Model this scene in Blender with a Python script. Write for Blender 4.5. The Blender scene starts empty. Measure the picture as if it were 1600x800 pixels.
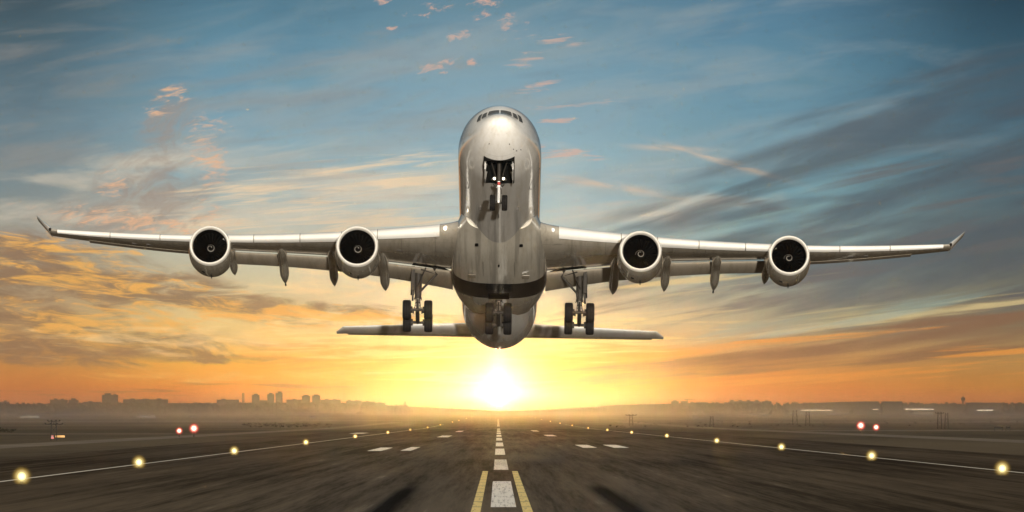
import bpy, bmesh, math, random
import numpy as np
from mathutils import Vector, Matrix

random.seed(7)
sc = bpy.context.scene
col = sc.collection
R = math.radians
F = 8700.0          # focal length in photo pixels (1600 wide)
H = 3.2             # camera height
VX, VY = 778.0, 655.0


def lin(c):
    r = []
    for v in c[:3]:
        v = v / 255.0
        r.append(v / 12.92 if v <= 0.04045 else ((v + 0.055) / 1.055) ** 2.4)
    return r


# ------------------------------------------------------------------ camera
cam_d = bpy.data.cameras.new('camera')
cam = bpy.data.objects.new('camera', cam_d)
col.objects.link(cam)
cam_d.sensor_width = 36.0
cam_d.lens = 36.0 * F / 1600.0
cam_d.shift_x = (800 - VX) / 1600.0
cam_d.shift_y = (VY - 400) / 1600.0
cam_d.clip_start = 0.5
cam_d.clip_end = 60000
cam.location = (0, 0, H)
cam.rotation_euler = (R(90), 0, 0)
sc.camera = cam

sc.render.engine = 'CYCLES'
sc.view_settings.view_transform = 'Standard'
sc.view_settings.look = 'None'
sc.view_settings.exposure = 0.0
sc.view_settings.gamma = 1.0
sc.view_settings.use_curve_mapping = False
sc.cycles.use_denoising = True
sc.cycles.max_bounces = 8
sc.cycles.diffuse_bounces = 3
sc.cycles.glossy_bounces = 4
sc.cycles.transparent_max_bounces = 12
sc.cycles.volume_bounces = 1
sc.cycles.sample_clamp_indirect = 6.0
sc.cycles.caustics_reflective = False
sc.cycles.caustics_refractive = False

KEY_ELEV = 1.3
KEY_AZ = 176.0      # compass angle seen from +Y, clockwise: added key light behind the camera, opposite the visible sun
KEY_STRENGTH = 5.0


# ------------------------------------------------------------------ node expressions
class E:
    """a float socket with arithmetic"""
    def __init__(s, nt, v):
        s.nt, s.v = nt, v

    def _m(s, op, *o, clamp=False):
        n = s.nt.nodes.new('ShaderNodeMath')
        n.operation = op
        n.use_clamp = clamp
        for i, a in enumerate((s,) + o):
            a = a.v if isinstance(a, E) else a
            if isinstance(a, (int, float)):
                n.inputs[i].default_value = a
            else:
                s.nt.links.new(a, n.inputs[i])
        return E(s.nt, n.outputs[0])

    def __add__(s, o): return s._m('ADD', o)
    __radd__ = __add__
    def __mul__(s, o): return s._m('MULTIPLY', o)
    __rmul__ = __mul__
    def __sub__(s, o): return s._m('SUBTRACT', o)
    def __rsub__(s, o): return E(s.nt, o)._m('SUBTRACT', s) if not isinstance(o, E) else o - s
    def __truediv__(s, o): return s._m('DIVIDE', o)
    def __neg__(s): return s * -1.0
    def pow(s, o): return s._m('POWER', o)
    def exp(s): return s._m('EXPONENT')
    def abs(s): return s._m('ABSOLUTE')
    def max(s, o): return s._m('MAXIMUM', o)
    def min(s, o): return s._m('MINIMUM', o)
    def clamp(s): return s._m('ADD', 0.0, clamp=True)
    def sin(s): return s._m('SINE')
    def gt(s, o): return s._m('GREATER_THAN', o)

    def smooth(s, a, b):
        n = s.nt.nodes.new('ShaderNodeMapRange')
        n.interpolation_type = 'SMOOTHSTEP'
        n.clamp = True
        s.nt.links.new(s.v, n.inputs['Value'])
        n.inputs['From Min'].default_value = a
        n.inputs['From Max'].default_value = b
        return E(s.nt, n.outputs['Result'])

    def ramp(s, stops, interp='LINEAR'):
        n = s.nt.nodes.new('ShaderNodeValToRGB')
        n.color_ramp.interpolation = interp
        el = n.color_ramp.elements
        while len(el) > 1:
            el.remove(el[-1])
        el[0].position = stops[0][0]
        el[0].color = (*stops[0][1], 1)
        for p, c in stops[1:]:
            e = el.new(p)
            e.color = (*c, 1)
        s.nt.links.new(s.v, n.inputs[0])
        return n.outputs['Color']


def vec(nt, x, y, z=0.0):
    n = nt.nodes.new('ShaderNodeCombineXYZ')
    for i, a in enumerate((x, y, z)):
        if isinstance(a, E):
            nt.links.new(a.v, n.inputs[i])
        else:
            n.inputs[i].default_value = a
    return n.outputs[0]


def noise(nt, v, scale=1.0, detail=4.0, rough=0.55, dist=0.0, lac=2.0):
    n = nt.nodes.new('ShaderNodeTexNoise')
    n.inputs['Scale'].default_value = scale
    n.inputs['Detail'].default_value = detail
    n.inputs['Roughness'].default_value = rough
    n.inputs['Lacunarity'].default_value = lac
    n.inputs['Distortion'].default_value = dist
    if v is not None:
        nt.links.new(v, n.inputs['Vector'])
    return E(nt, n.outputs['Fac'])


def cmix(nt, fac, a, b, mode='MIX'):
    n = nt.nodes.new('ShaderNodeMix')
    n.data_type = 'RGBA'
    n.blend_type = mode
    n.clamp_factor = True
    for s_, v in ((n.inputs[0], fac), (n.inputs[6], a), (n.inputs[7], b)):
        if isinstance(v, E):
            nt.links.new(v.v, s_)
        elif isinstance(v, (int, float)):
            s_.default_value = v
        elif isinstance(v, (tuple, list)):
            s_.default_value = (*v[:3], 1)
        else:
            nt.links.new(v, s_)
    return n.outputs[2]


# ------------------------------------------------------------------ world sky
def build_world():
    w = bpy.data.worlds.new('World')
    sc.world = w
    w.use_nodes = True
    nt = w.node_tree
    nt.nodes.clear()
    tc = nt.nodes.new('ShaderNodeTexCoord')
    sp = nt.nodes.new('ShaderNodeSeparateXYZ')
    nt.links.new(tc.outputs['Generated'], sp.inputs[0])
    dx, dy, dz = (E(nt, sp.outputs[i]) for i in range(3))
    az = dx._m('ARCTAN2', dy)
    hyp = (dx * dx + dy * dy).pow(0.5)
    el = dz / hyp.max(0.001)
    U = az * 87.0          # hundreds of photo pixels right of the vanishing point
    V = el * 87.0          # hundreds of photo pixels above the horizon

    def P(x, y):
        return (x - VX) / 100.0, (VY - y) / 100.0

    # ---- base gradient: vertical colour ramps at five bearings
    ys = [655, 635, 605, 565, 505, 400, 300, 200, 100, 0]
    cols = {
        -20: None,
        0: [(214, 100, 46), (218, 106, 44), (216, 124, 50), (205, 142, 72), (186, 150, 104), (160, 152, 132), (128, 142, 144), (108, 130, 140), (84, 108, 120), (66, 86, 96)],
        400: [(240, 108, 30), (246, 116, 28), (252, 150, 34), (253, 190, 74), (240, 208, 140), (200, 198, 174), (166, 186, 186), (128, 166, 182), (106, 148, 168), (84, 124, 144)],
        780: [(236, 118, 28), (242, 132, 28), (250, 160, 36), (246, 188, 84), (244, 222, 172), (208, 210, 194), (168, 194, 198), (142, 172, 184), (124, 158, 174), (102, 138, 156)],
        1200: [(244, 106, 26), (246, 116, 28), (238, 134, 44), (214, 152, 84), (176, 166, 132), (152, 174, 168), (126, 166, 176), (114, 152, 168), (100, 142, 163), (86, 126, 150)],
        1600: [(226, 108, 40), (228, 116, 38), (214, 140, 52), (186, 140, 78), (136, 124, 96), (98, 108, 104), (84, 108, 116), (72, 106, 122), (58, 92, 110), (44, 70, 86)],
    }
    t = V / 6.55
    ramps = {}
    for k in (0, 400, 780, 1200, 1600):
        ramps[k] = t.ramp([((VY - y) / 655.0, lin(c)) for y, c in zip(ys, cols[k])])
    c = cmix(nt, U.smooth(-7.6, -3.9), ramps[0], ramps[400])
    c = cmix(nt, U.smooth(-3.6, -0.3), c, ramps[780])
    c = cmix(nt, U.smooth(0.3, 4.2), c, ramps[1200])
    c = cmix(nt, U.smooth(3.8, 8.2), c, ramps[1600])

    def rot(px, py, ang, sx, sy):
        """local coordinates about a photo pixel, rotated and scaled (in px)"""
        u0, v0 = P(px, py)
        a, b = U - u0, V - v0
        ca, sa = math.cos(R(ang)), math.sin(R(ang))
        return (a * ca + b * sa) / (sx / 100.0), (b * ca - a * sa) / (sy / 100.0)

    def blob(px, py, sx, sy, ang=0.0):
        a, b = rot(px, py, ang, sx, sy)
        return (-(a * a + b * b)).exp()

    def region(regions):
        reg = None
        for r_ in regions:
            k = r_[5] if len(r_) > 5 else 1.0
            b = blob(*r_[:5])
            if k != 1.0:
                b = b * k
            reg = b if reg is None else reg.max(b)
        return reg

    def cloud(regions, ang, sx, sy, lo, hi, seed, detail=6, rough=0.55, dist=0.4, bite=0.24):
        """noise streaked along ang, let in only inside the region blobs"""
        a, b = rot(778, 655, ang, sx, sy)
        n = noise(nt, vec(nt, a, b, seed), 1.0, detail, rough, dist)
        g = region(regions)
        return (n + g * bite - bite).smooth(lo - 0.035, hi - 0.035) * g.smooth(0.04, 0.45)

    # broad pale veil, left middle
    m = cloud([(330, 320, 520, 100, 0), (620, 290, 300, 70, 3), (1000, 300, 260, 60, -8, .8)], 4, 300, 60, 0.36, 0.66, 3.1, 6, 0.55, 0.8)
    c = cmix(nt, m * 0.75, c, lin((212, 202, 182)))
    m = cloud([(60, 250, 300, 130, 10), (150, 330, 300, 80, 0), (480, 130, 330, 110, 0, .9), (60, 60, 200, 60, 0, .8)], 8, 280, 50, 0.36, 0.66, 8.3, 6, 0.55, 0.6)
    c = cmix(nt, m * 0.5, c, lin((150, 146, 140)))
    # cream wisps above the left wing
    m = cloud([(590, 262, 150, 22, 5), (590, 345, 260, 24, 1), (420, 300, 200, 40, 0), (330, 350, 200, 22, -4), (640, 285, 110, 14, 0)], 5, 170, 12, 0.40, 0.66, 11.7, 8, 0.6, 0.9)
    c = cmix(nt, m * 0.85, c, lin((238, 212, 176)))
    m = cloud([(620, 310, 200, 30, 0), (480, 270, 180, 30, 3)], 3, 200, 16, 0.44, 0.66, 15.7, 7, 0.6, 0.6)
    c = cmix(nt, m * 0.45, c, lin((178, 164, 150)))
    # pink and grey rising bank on the left
    m = cloud([(235, 270, 60, 130, -28), (180, 340, 140, 50, 10), (270, 190, 50, 60, -20, .9), (230, 310, 100, 60, 0)], 25, 70, 32, 0.36, 0.64, 5.5, 10, 0.68, 0.8)
    c = cmix(nt, m * 0.62, c, lin((160, 140, 126)))
    m = cloud([(325, 220, 40, 50, -10), (335, 265, 30, 40, 0), (265, 155, 36, 22, 20), (200, 345, 170, 20, -6), (330, 345, 60, 30, -20, .9), (240, 178, 24, 12, 0, .9), (175, 290, 30, 40, 20, .8)], 10, 38, 11, 0.42, 0.64, 7.7, 10, 0.7, 0.7)
    c = cmix(nt, m * 0.85, c, lin((236, 186, 146)))
    # small pink puffs, top
    m = cloud([(668, 16, 46, 15, 8), (752, 12, 46, 22, 30), (680, 104, 38, 14, 10), (698, 97, 40, 10, 0), (737, 98, 15, 8, 0, 1.25), (612, 44, 13, 5, 0, 1.2), (596, 3, 24, 10, 0), (718, 55, 36, 12, 10, .95), (795, 40, 36, 24, 10, .85)], 14, 26, 12, 0.46, 0.62, 9.9, 10, 0.72, 0.4)
    c = cmix(nt, m * 0.8, c, lin((222, 176, 154)))
    m = cloud([(845, 135, 50, 8, 14), (868, 62, 60, 9, -4, .9), (880, 188, 42, 6, 2), (880, 238, 60, 14, -5), (905, 163, 90, 5, 5, .95), (825, 90, 34, 14, 20, .9)], 4, 60, 7, 0.42, 0.60, 2.9, 8, 0.62, 0.6)
    c = cmix(nt, m * 0.72, c, lin((214, 176, 158)))
    # thin grey-cream film over the upper middle
    m = cloud([(820, 110, 620, 130, 4), (1150, 250, 380, 90, 8), (500, 210, 300, 70, 4)], 9, 330, 62, 0.34, 0.66, 45.1, 9, 0.6, 0.6)
    c = cmix(nt, m * 0.42, c, lin((160, 168, 168)))
    # peach contrails on the right
    m = blob(1140, 256, 85, 5, -17).max(blob(1050, 232, 60, 5, -3) * 0.8).max(blob(950, 290, 110, 6, -9) * 0.9).max(blob(930, 322, 100, 4, 7) * 0.5).max(blob(1050, 308, 90, 5, -6) * 0.6)
    a, b = rot(778, 655, -12, 60, 12)
    m = m * noise(nt, vec(nt, a, b, 4.4), 1.0, 7, 0.6, 0.8).smooth(0.28, 0.62)
    c = cmix(nt, m * 0.75, c, lin((222, 192, 162)))
    # slate streaks fanning over the right
    m = cloud([(1560, 330, 360, 110, 14), (1250, 400, 360, 55, 8, .95), (1560, 200, 280, 80, 22, .9), (1480, 430, 300, 70, 9), (1350, 210, 340, 60, 22, .9), (1120, 330, 200, 30, 8, .85)], 16, 330, 46, 0.27, 0.62, 13.3, 6, 0.5, 0.5)
    c = cmix(nt, m * 0.74, c, lin((80, 88, 96)))
    m = cloud([(1300, 440, 330, 60, 8), (1000, 470, 180, 36, 4), (1500, 400, 220, 50, 10), (1450, 300, 250, 60, 15, .9), (1180, 320, 90, 12, -10)], 11, 220, 18, 0.42, 0.66, 23.3, 7, 0.55, 0.5)
    c = cmix(nt, m * 0.7, c, lin((106, 102, 102)))
    # blue and cream gaps on the right
    m = cloud([(1330, 500, 340, 18, 6), (1080, 440, 200, 20, 2), (1500, 482, 180, 9, 6), (1040, 500, 130, 16, 2), (950, 400, 150, 30, 0)], 7, 260, 11, 0.40, 0.64, 31.0, 7, 0.55, 0.4)
    c = cmix(nt, m * 0.75, c, lin((226, 204, 146)))
    m = cloud([(1350, 495, 260, 30, 8), (1200, 350, 240, 40, 10, .9)], 12, 260, 22, 0.44, 0.66, 51.0, 6, 0.5, 0.4)
    c = cmix(nt, m * 0.5, c, lin((148, 176, 168)))
    # brown-violet band low on the right
    m = cloud([(1180, 562, 360, 26, 5), (1450, 530, 280, 40, 7), (960, 592, 160, 13, 4), (1330, 520, 260, 16, 8, .95)], 6, 320, 17, 0.32, 0.60, 17.3, 7, 0.55, 0.5)
    c = cmix(nt, m * 0.85, c, lin((138, 100, 74)))
    m = cloud([(1300, 590, 380, 14, 3), (1000, 560, 200, 12, 5), (1250, 530, 240, 9, 4), (1550, 560, 160, 20, 4)], 4, 230, 8, 0.42, 0.62, 37.7, 7, 0.55, 0.5)
    c = cmix(nt, m * 0.8, c, lin((242, 160, 66)))
    # grey-brown banks, left middle
    m = cloud([(130, 440, 260, 40, -8), (330, 470, 180, 26, -8), (60, 400, 160, 30, -8, .95), (140, 545, 260, 26, 0), (320, 560, 140, 9, 0), (530, 485, 130, 12, -3, .9), (40, 490, 160, 50, 0, .95), (530, 395, 40, 10, 0, .8)], -5, 110, 28, 0.30, 0.56, 19.1, 10, 0.66, 0.9)
    c = cmix(nt, m * 0.85, c, lin((146, 114, 86)))
    m = cloud([(420, 492, 300, 26, -4), (130, 430, 240, 40, -6), (560, 500, 160, 18, 0), (60, 385, 180, 22, -6), (150, 500, 260, 40, 0), (330, 588, 300, 12, 0, .95)], -4, 80, 14, 0.41, 0.62, 29.9, 10, 0.68, 0.9)
    c = cmix(nt, m * 0.85, c, lin((250, 186, 92)))
    m = cloud([(330, 530, 360, 40, 0), (560, 450, 220, 40, 0)], -3, 110, 18, 0.42, 0.66, 61.0, 10, 0.66, 0.7)
    c = cmix(nt, m * 0.6, c, lin((255, 222, 160)))
    # broken orange and gold bars closing in on the sun
    m = cloud([(640, 560, 200, 50, 0), (930, 560, 200, 40, 3), (780, 520, 200, 30, 0), (520, 560, 200, 40, 0)], 1, 130, 12, 0.42, 0.62, 83.0, 9, 0.64, 0.6)
    c = cmix(nt, m * 0.5, c, lin((236, 150, 62)))
    m = cloud([(600, 540, 260, 40, 0), (900, 530, 260, 40, 2), (700, 590, 200, 14, 0)], 1, 150, 9, 0.44, 0.62, 91.0, 9, 0.64, 0.6)
    c = cmix(nt, m * 0.6, c, lin((255, 226, 150)))
    # low thin dark bars near the horizon
    m = cloud([(500, 603, 130, 5, -2), (130, 614, 200, 7, 0), (440, 612, 80, 4, 0), (970, 602, 130, 5, 4), (300, 600, 200, 4, 0, .95)], -1, 150, 6, 0.44, 0.60, 41.0, 6, 0.5, 0.3)
    c = cmix(nt, m * 0.6, c, lin((156, 88, 60)))

    # soft unevenness through the whole sky
    a, b = rot(778, 655, 6, 190, 42)
    uv_ = noise(nt, vec(nt, a, b, 71.0), 1.0, 9, 0.62, 0.5)
    c = cmix(nt, 1.0, c, uv_.ramp([(0.25, (0.86, 0.87, 0.89)), (0.5, (1, 1, 1)), (0.75, (1.0, 0.97, 0.93))]), 'MULTIPLY')
    # ---- sun and its aureole
    su, sv = P(778, 617)
    du, dv = U - su, V - sv
    r2 = du * du + dv * dv
    rr = r2.pow(0.5)
    inner = (-(du * du / 0.27 + dv * dv / 0.25)).exp() + (-(du * du / 0.9 + dv * dv / 0.012)).exp() * 0.35 + (-(du * du / 0.02 + dv * dv / 0.7)).exp() * 0.25
    mid = (-(du * du / 1.3 + dv * dv / 0.6)).exp()
    wide = (-(du * du / 9.0 + dv * dv / 2.2)).exp()
    glow_c = nt.nodes.new('ShaderNodeCombineColor')
    for i, (a_, b_, w_) in enumerate(((2.4, .42, .15), (2.0, .20, .055), (1.3, .008, .001))):
        nt.links.new((inner * a_ + mid * b_ + wide * w_).v, glow_c.inputs[i])
    front = dy.gt(0.0)
    c = cmix(nt, 1.0, c, glow_c.outputs[0], 'ADD')
    disc = (1.0 - rr.smooth(0.03, 0.15)) * front
    dn = nt.nodes.new('ShaderNodeCombineColor')
    for i, k in enumerate((15500., 8500., 2700.)):
        nt.links.new((disc * k).v, dn.inputs[i])
    # ---- bright warm sky above the frame, raised behind the camera to light the airplane
    up = V.smooth(7.5, 60.0)
    c = cmix(nt, up, c, (0.76, 0.69, 0.58))
    back = (0.0 - dy).smooth(-0.35, 0.5) * V.smooth(1.0, 9.0)
    c = cmix(nt, back, c, (1.65, 1.50, 1.30))
    c = cmix(nt, 1.0, c, dn.outputs[0], 'ADD')
    low = V.smooth(-3.0, -0.5)
    c = cmix(nt, low, (0.10, 0.08, 0.06), c)

    sky = nt.nodes.new('ShaderNodeTexSky')
    sky.sky_type = 'NISHITA'
    sky.sun_disc = False
    sky.sun_elevation = R(KEY_ELEV)
    sky.sun_rotation = R(KEY_AZ)
    sky.air_density = 1.0
    sky.dust_density = 1.0
    bg1 = nt.nodes.new('ShaderNodeBackground')      # off-frame sky overhead and behind, brightened to light the airplane
    bg1.inputs['Strength'].default_value = 0.08
    nt.links.new(sky.outputs[0], bg1.inputs['Color'])
    bg2 = nt.nodes.new('ShaderNodeBackground')
    nt.links.new(c, bg2.inputs['Color'])
    mx = nt.nodes.new('ShaderNodeMixShader')
    nt.links.new((up.max(back) * 0.45).v, mx.inputs[0])
    nt.links.new(bg2.outputs[0], mx.inputs[1])
    nt.links.new(bg1.outputs[0], mx.inputs[2])
    out = nt.nodes.new('ShaderNodeOutputWorld')
    nt.links.new(mx.outputs[0], out.inputs['Surface'])
    w.cycles.sampling_method = 'MANUAL'
    w.cycles.sample_map_resolution = 4096


build_world()

sd = bpy.data.lights.new('sun', 'SUN')  # unseen second sun, added to light the airplane from the front
sd.energy = KEY_STRENGTH
sd.angle = R(0.8)
sd.color = (1.0, 0.93, 0.82)
sun = bpy.data.objects.new('sun', sd)  # added key light behind the camera, not the visible sun
col.objects.link(sun)
_e, _a = R(KEY_ELEV), R(KEY_AZ)
to_key = Vector((math.sin(_a) * math.cos(_e), math.cos(_a) * math.cos(_e), math.sin(_e)))
sun.rotation_euler = to_key.to_track_quat('Z', 'Y').to_euler()
sun.location = (0, -50, 60)


# ------------------------------------------------------------------ materials
def mat(name, base=(0.5, 0.5, 0.5), rough=0.5, metal=0.0, coat=0.0, emit=None, estr=0.0, spec=0.5, var=0.0, vscale=1.0, bump=0.0, build=None):
    m = bpy.data.materials.new(name)
    m.use_nodes = True
    nt = m.node_tree
    b = nt.nodes['Principled BSDF']
    b.inputs['Base Color'].default_value = (*base, 1)
    b.inputs['Roughness'].default_value = rough
    b.inputs['Metallic'].default_value = metal
    b.inputs['Coat Weight'].default_value = coat
    b.inputs['Coat Roughness'].default_value = 0.06
    b.inputs['Specular IOR Level'].default_value = spec
    if emit:
        b.inputs['Emission Color'].default_value = (*emit, 1)
        b.inputs['Emission Strength'].default_value = estr
    if var or bump:
        tc = nt.nodes.new('ShaderNodeTexCoord')
        n = noise(nt, tc.outputs['Object'], vscale, 6, 0.6)
        if var:
            lo = tuple(max(0, c * (1 - var)) for c in base)
            hi = tuple(min(1, c * (1 + var)) for c in base)
            nt.links.new(n.ramp([(0.3, lo), (0.7, hi)]), b.inputs['Base Color'])
        if bump:
            bn = nt.nodes.new('ShaderNodeBump')
            bn.inputs['Strength'].default_value = bump
            nt.links.new(n.v, bn.inputs['Height'])
            nt.links.new(bn.outputs[0], b.inputs['Normal'])
    if build:
        build(nt, b)
    return m


def paint_nodes(base, dirt, seam=None, belly=0.0, grid=False):
    """aircraft paint: faint grime streaked aft, panel joints, slight waviness"""
    def f(nt, b):
        tc = nt.nodes.new('ShaderNodeTexCoord')
        sp = nt.nodes.new('ShaderNodeSeparateXYZ')
        nt.links.new(tc.outputs['Object'], sp.inputs[0])
        x, y, z = (E(nt, sp.outputs[i]) for i in range(3))
        n = noise(nt, vec(nt, x * 1.6, y * 0.12, z * 1.6), 1.0, 6, 0.65)
        n2 = noise(nt, vec(nt, x * 6, y * 0.5, z * 6), 1.0, 4, 0.6)
        f1 = (n * 0.7 + n2 * 0.3).smooth(0.42, 0.72)
        c = cmix(nt, f1, base, dirt)
        if seam:
            per, wd = seam
            g = (y / per)._m('FRACT')
            ln = 1.0 - (g - 0.5).abs().smooth(0.0, wd / per)
            c = cmix(nt, ln * 0.55, c, tuple(k * 0.35 for k in base))
        if belly:  # dark reflection streaks painted along the underside
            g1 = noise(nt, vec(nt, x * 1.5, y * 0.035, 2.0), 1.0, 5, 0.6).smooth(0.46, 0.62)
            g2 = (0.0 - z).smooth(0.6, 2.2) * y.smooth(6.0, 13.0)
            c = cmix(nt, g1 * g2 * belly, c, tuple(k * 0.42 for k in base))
        if grid:
            for q, per in ((x, 2.4), (y - x.abs() * 0.632, 2.1)):
                g = (q / per + 0.37)._m('FRACT')
                ln = 1.0 - (g - 0.5).abs().smooth(0.004, 0.014)
                c = cmix(nt, ln * 0.5, c, tuple(k * 0.35 for k in base))
            sm = noise(nt, vec(nt, x * 0.5, y * 0.9, 5.0), 1.0, 5, 0.7, 1.5).smooth(0.55, 0.68) * (1.0 - x.abs().smooth(7.0, 13.0))
            c = cmix(nt, sm * 0.55, c, tuple(k * 0.4 for k in base))
        nt.links.new(c, b.inputs['Base Color'])
        nt.links.new((n2 * 0.14 + 0.12).v, b.inputs['Roughness'])
        bn = nt.nodes.new('ShaderNodeBump')
        bn.inputs['Strength'].default_value = 0.25
        bn.inputs['Distance'].default_value = 0.02
        n3 = noise(nt, vec(nt, x * 1.1, y * 0.6, z * 1.1), 1.0, 2, 0.5)
        nt.links.new(n3.v, bn.inputs['Height'])
        nt.links.new(bn.outputs[0], b.inputs['Normal'])
        nt.links.new(bn.outputs[0], b.inputs['Coat Normal'])
    return f


M = {}
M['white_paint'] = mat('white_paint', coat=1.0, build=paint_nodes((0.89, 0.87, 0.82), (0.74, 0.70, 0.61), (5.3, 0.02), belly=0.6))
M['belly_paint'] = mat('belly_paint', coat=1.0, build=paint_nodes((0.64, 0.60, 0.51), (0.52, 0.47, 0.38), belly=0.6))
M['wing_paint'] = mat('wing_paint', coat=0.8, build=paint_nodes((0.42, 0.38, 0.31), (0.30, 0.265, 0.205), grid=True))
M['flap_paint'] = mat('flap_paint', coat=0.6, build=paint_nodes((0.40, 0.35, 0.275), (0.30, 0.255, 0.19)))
M['slat_metal'] = mat('slat_metal', (0.88, 0.86, 0.80), 0.28, 0.2, 0.6, var=0.06, vscale=0.8)
M['lip_metal'] = mat('lip_metal', (0.93, 0.89, 0.80), 0.25, 0.3, 0.6, var=0.05, vscale=2)
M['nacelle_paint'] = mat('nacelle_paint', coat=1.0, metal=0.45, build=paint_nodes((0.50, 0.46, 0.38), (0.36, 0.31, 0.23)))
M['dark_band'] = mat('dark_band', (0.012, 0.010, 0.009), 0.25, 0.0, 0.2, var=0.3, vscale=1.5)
M['black'] = mat('black', (0.005, 0.005, 0.0045), 0.9, spec=0.05, var=0.3, vscale=3)
M['duct'] = mat('duct', (0.003, 0.0027, 0.0024), 0.9, 0.0, spec=0.02, var=0.2, vscale=2)
M['fan_metal'] = mat('fan_metal', (0.0014, 0.0013, 0.0012), 0.95, 0.0, spec=0.01, var=0.2, vscale=5)
M['window_glass'] = mat('window_glass', (0.006, 0.008, 0.008), 0.08, 0.0, 0.0, spec=0.08, var=0.2, vscale=2)
M['tyre'] = mat('tyre', (0.011, 0.0098, 0.009), 0.8, spec=0.15, var=0.3, vscale=9, bump=0.2)
M['steel'] = mat('steel', (0.26, 0.24, 0.20), 0.4, 0.5, var=0.2, vscale=7)
M['dark_steel'] = mat('dark_steel', (0.030, 0.025, 0.019), 0.6, 0.1, spec=0.3, var=0.35, vscale=6, bump=0.2)
M['white_strut'] = mat('white_strut', (0.82, 0.81, 0.78), 0.3, 0.0, 0.5, var=0.1, vscale=6)
M['swirl'] = mat('swirl', (0.30, 0.28, 0.24), 0.5, var=0.1, vscale=6)
M['red'] = mat('red', (0.45, 0.03, 0.02), 0.4, var=0.1, vscale=6)
M['lamp_white'] = mat('lamp_white', (1, 1, 1), 0.3, emit=(1.0, 0.86, 0.6), estr=3.0)


# ------------------------------------------------------------------ mesh helpers
def mesh_obj(name, verts, faces, material, parent=None, smooth=True, mats=None, midx=None, sharp=38):
    me = bpy.data.meshes.new(name)
    me.from_pydata([tuple(map(float, v)) for v in verts], [], faces)
    me.update()
    bm = bmesh.new()
    bm.from_mesh(me)
    bmesh.ops.recalc_face_normals(bm, faces=bm.faces)
    bm.to_mesh(me)
    bm.free()
    for m in (mats or [material]):
        me.materials.append(m)
    if midx:
        for p, i in zip(me.polygons, midx):
            p.material_index = i
    if smooth:
        for p in me.polygons:
            p.use_smooth = True
        try:
            me.set_sharp_from_angle(angle=R(sharp))
        except Exception:
            pass
    o = bpy.data.objects.new(name, me)
    col.objects.link(o)
    if parent:
        o.parent = parent
    return o


class MB:
    """collects shapes into one mesh"""
    def __init__(s):
        s.v, s.f, s.m = [], [], []

    def add(s, v, f, mi=0):
        o = len(s.v)
        s.v += [tuple(p) for p in v]
        s.f += [tuple(i + o for i in q) for q in f]
        s.m += [mi] * len(f)
        return s

    def loft(s, rings, mi=0, cap0=True, cap1=True, closed=True):
        n = len(rings[0])
        assert all(len(r) == n for r in rings)
        v = [p for r in rings for p in r]
        f = []
        for i in range(len(rings) - 1):
            for j in range(n if closed else n - 1):
                k = (j + 1) % n
                f.append((i * n + j, i * n + k, (i + 1) * n + k, (i + 1) * n + j))
        if cap0: f.append(tuple(range(n))[::-1])
        if cap1: f.append(tuple((len(rings) - 1) * n + j for j in range(n)))
        return s.add(v, f, mi)

    def box(s, c, d, mi=0, rot=None):
        cx, cy, cz = c
        x, y, z = d[0] / 2, d[1] / 2, d[2] / 2
        v = [Vector((a * x, b * y, g * z)) for g in (-1, 1) for b in (-1, 1) for a in (-1, 1)]
        if rot: v = [rot @ p for p in v]
        v = [(p.x + cx, p.y + cy, p.z + cz) for p in v]
        return s.add(v, [(0, 2, 3, 1), (4, 5, 7, 6), (0, 1, 5, 4), (2, 6, 7, 3), (0, 4, 6, 2), (1, 3, 7, 5)], mi)

    def tube(s, a, b, r0, r1=None, n=12, mi=0):
        a, b = Vector(a), Vector(b)
        r1 = r0 if r1 is None else r1
        d = (b - a).normalized()
        u = d.orthogonal().normalized()
        w = d.cross(u)
        rings = []
        for p, r in ((a, r0), (b, r1)):
            rings.append([tuple(p + (u * math.cos(t) + w * math.sin(t)) * r) for t in [2 * math.pi * i / n for i in range(n)]])
        return s.loft(rings, mi)

    def lathe(s, prof, axis='y', c=(0, 0, 0), n=48, mi=0, cap0=False, cap1=False, mis=None):
        """prof: (along, radius) pairs"""
        rings = []
        for h, r in prof:
            ring = []
            for i in range(n):
                t = 2 * math.pi * i / n
                a, b = r * math.cos(t), r * math.sin(t)
                p = {'y': (a, h, b), 'x': (h, a, b), 'z': (a, b, h)}[axis]
                ring.append((p[0] + c[0], p[1] + c[1], p[2] + c[2]))
            rings.append(ring)
        if mis is None:
            return s.loft(rings, mi, cap0, cap1)
        for i in range(len(rings) - 1):
            s.loft(rings[i:i + 2], mis[i], False, False)
        return s

    def build(s, name, material, parent=None, mats=None, smooth=True, sharp=38):
        return mesh_obj(name, s.v, s.f, material, parent, smooth, mats, s.m if mats else None, sharp)


def tag(o, label=None, cat=None, group=None, kind=None):
    if label: o['label'] = label
    if cat: o['category'] = cat
    if group: o['group'] = group
    if kind: o['kind'] = kind
    return o


def empty(name, loc):
    o = bpy.data.objects.new(name, None)
    col.objects.link(o)
    o.location = loc
    o.empty_display_size = 0.5
    return o


def gz(Y):
    """terrain height: flat airfield, then the land rises gently to the town"""
    t = max(0.0, Y - 1900.0)
    return 11.5 * min(1.0, t / 7000.0) ** 1.2


def at(px, py, Y):
    return Vector(((px - VX) * Y / F, Y, H + (VY - py) * Y / F))


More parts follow.
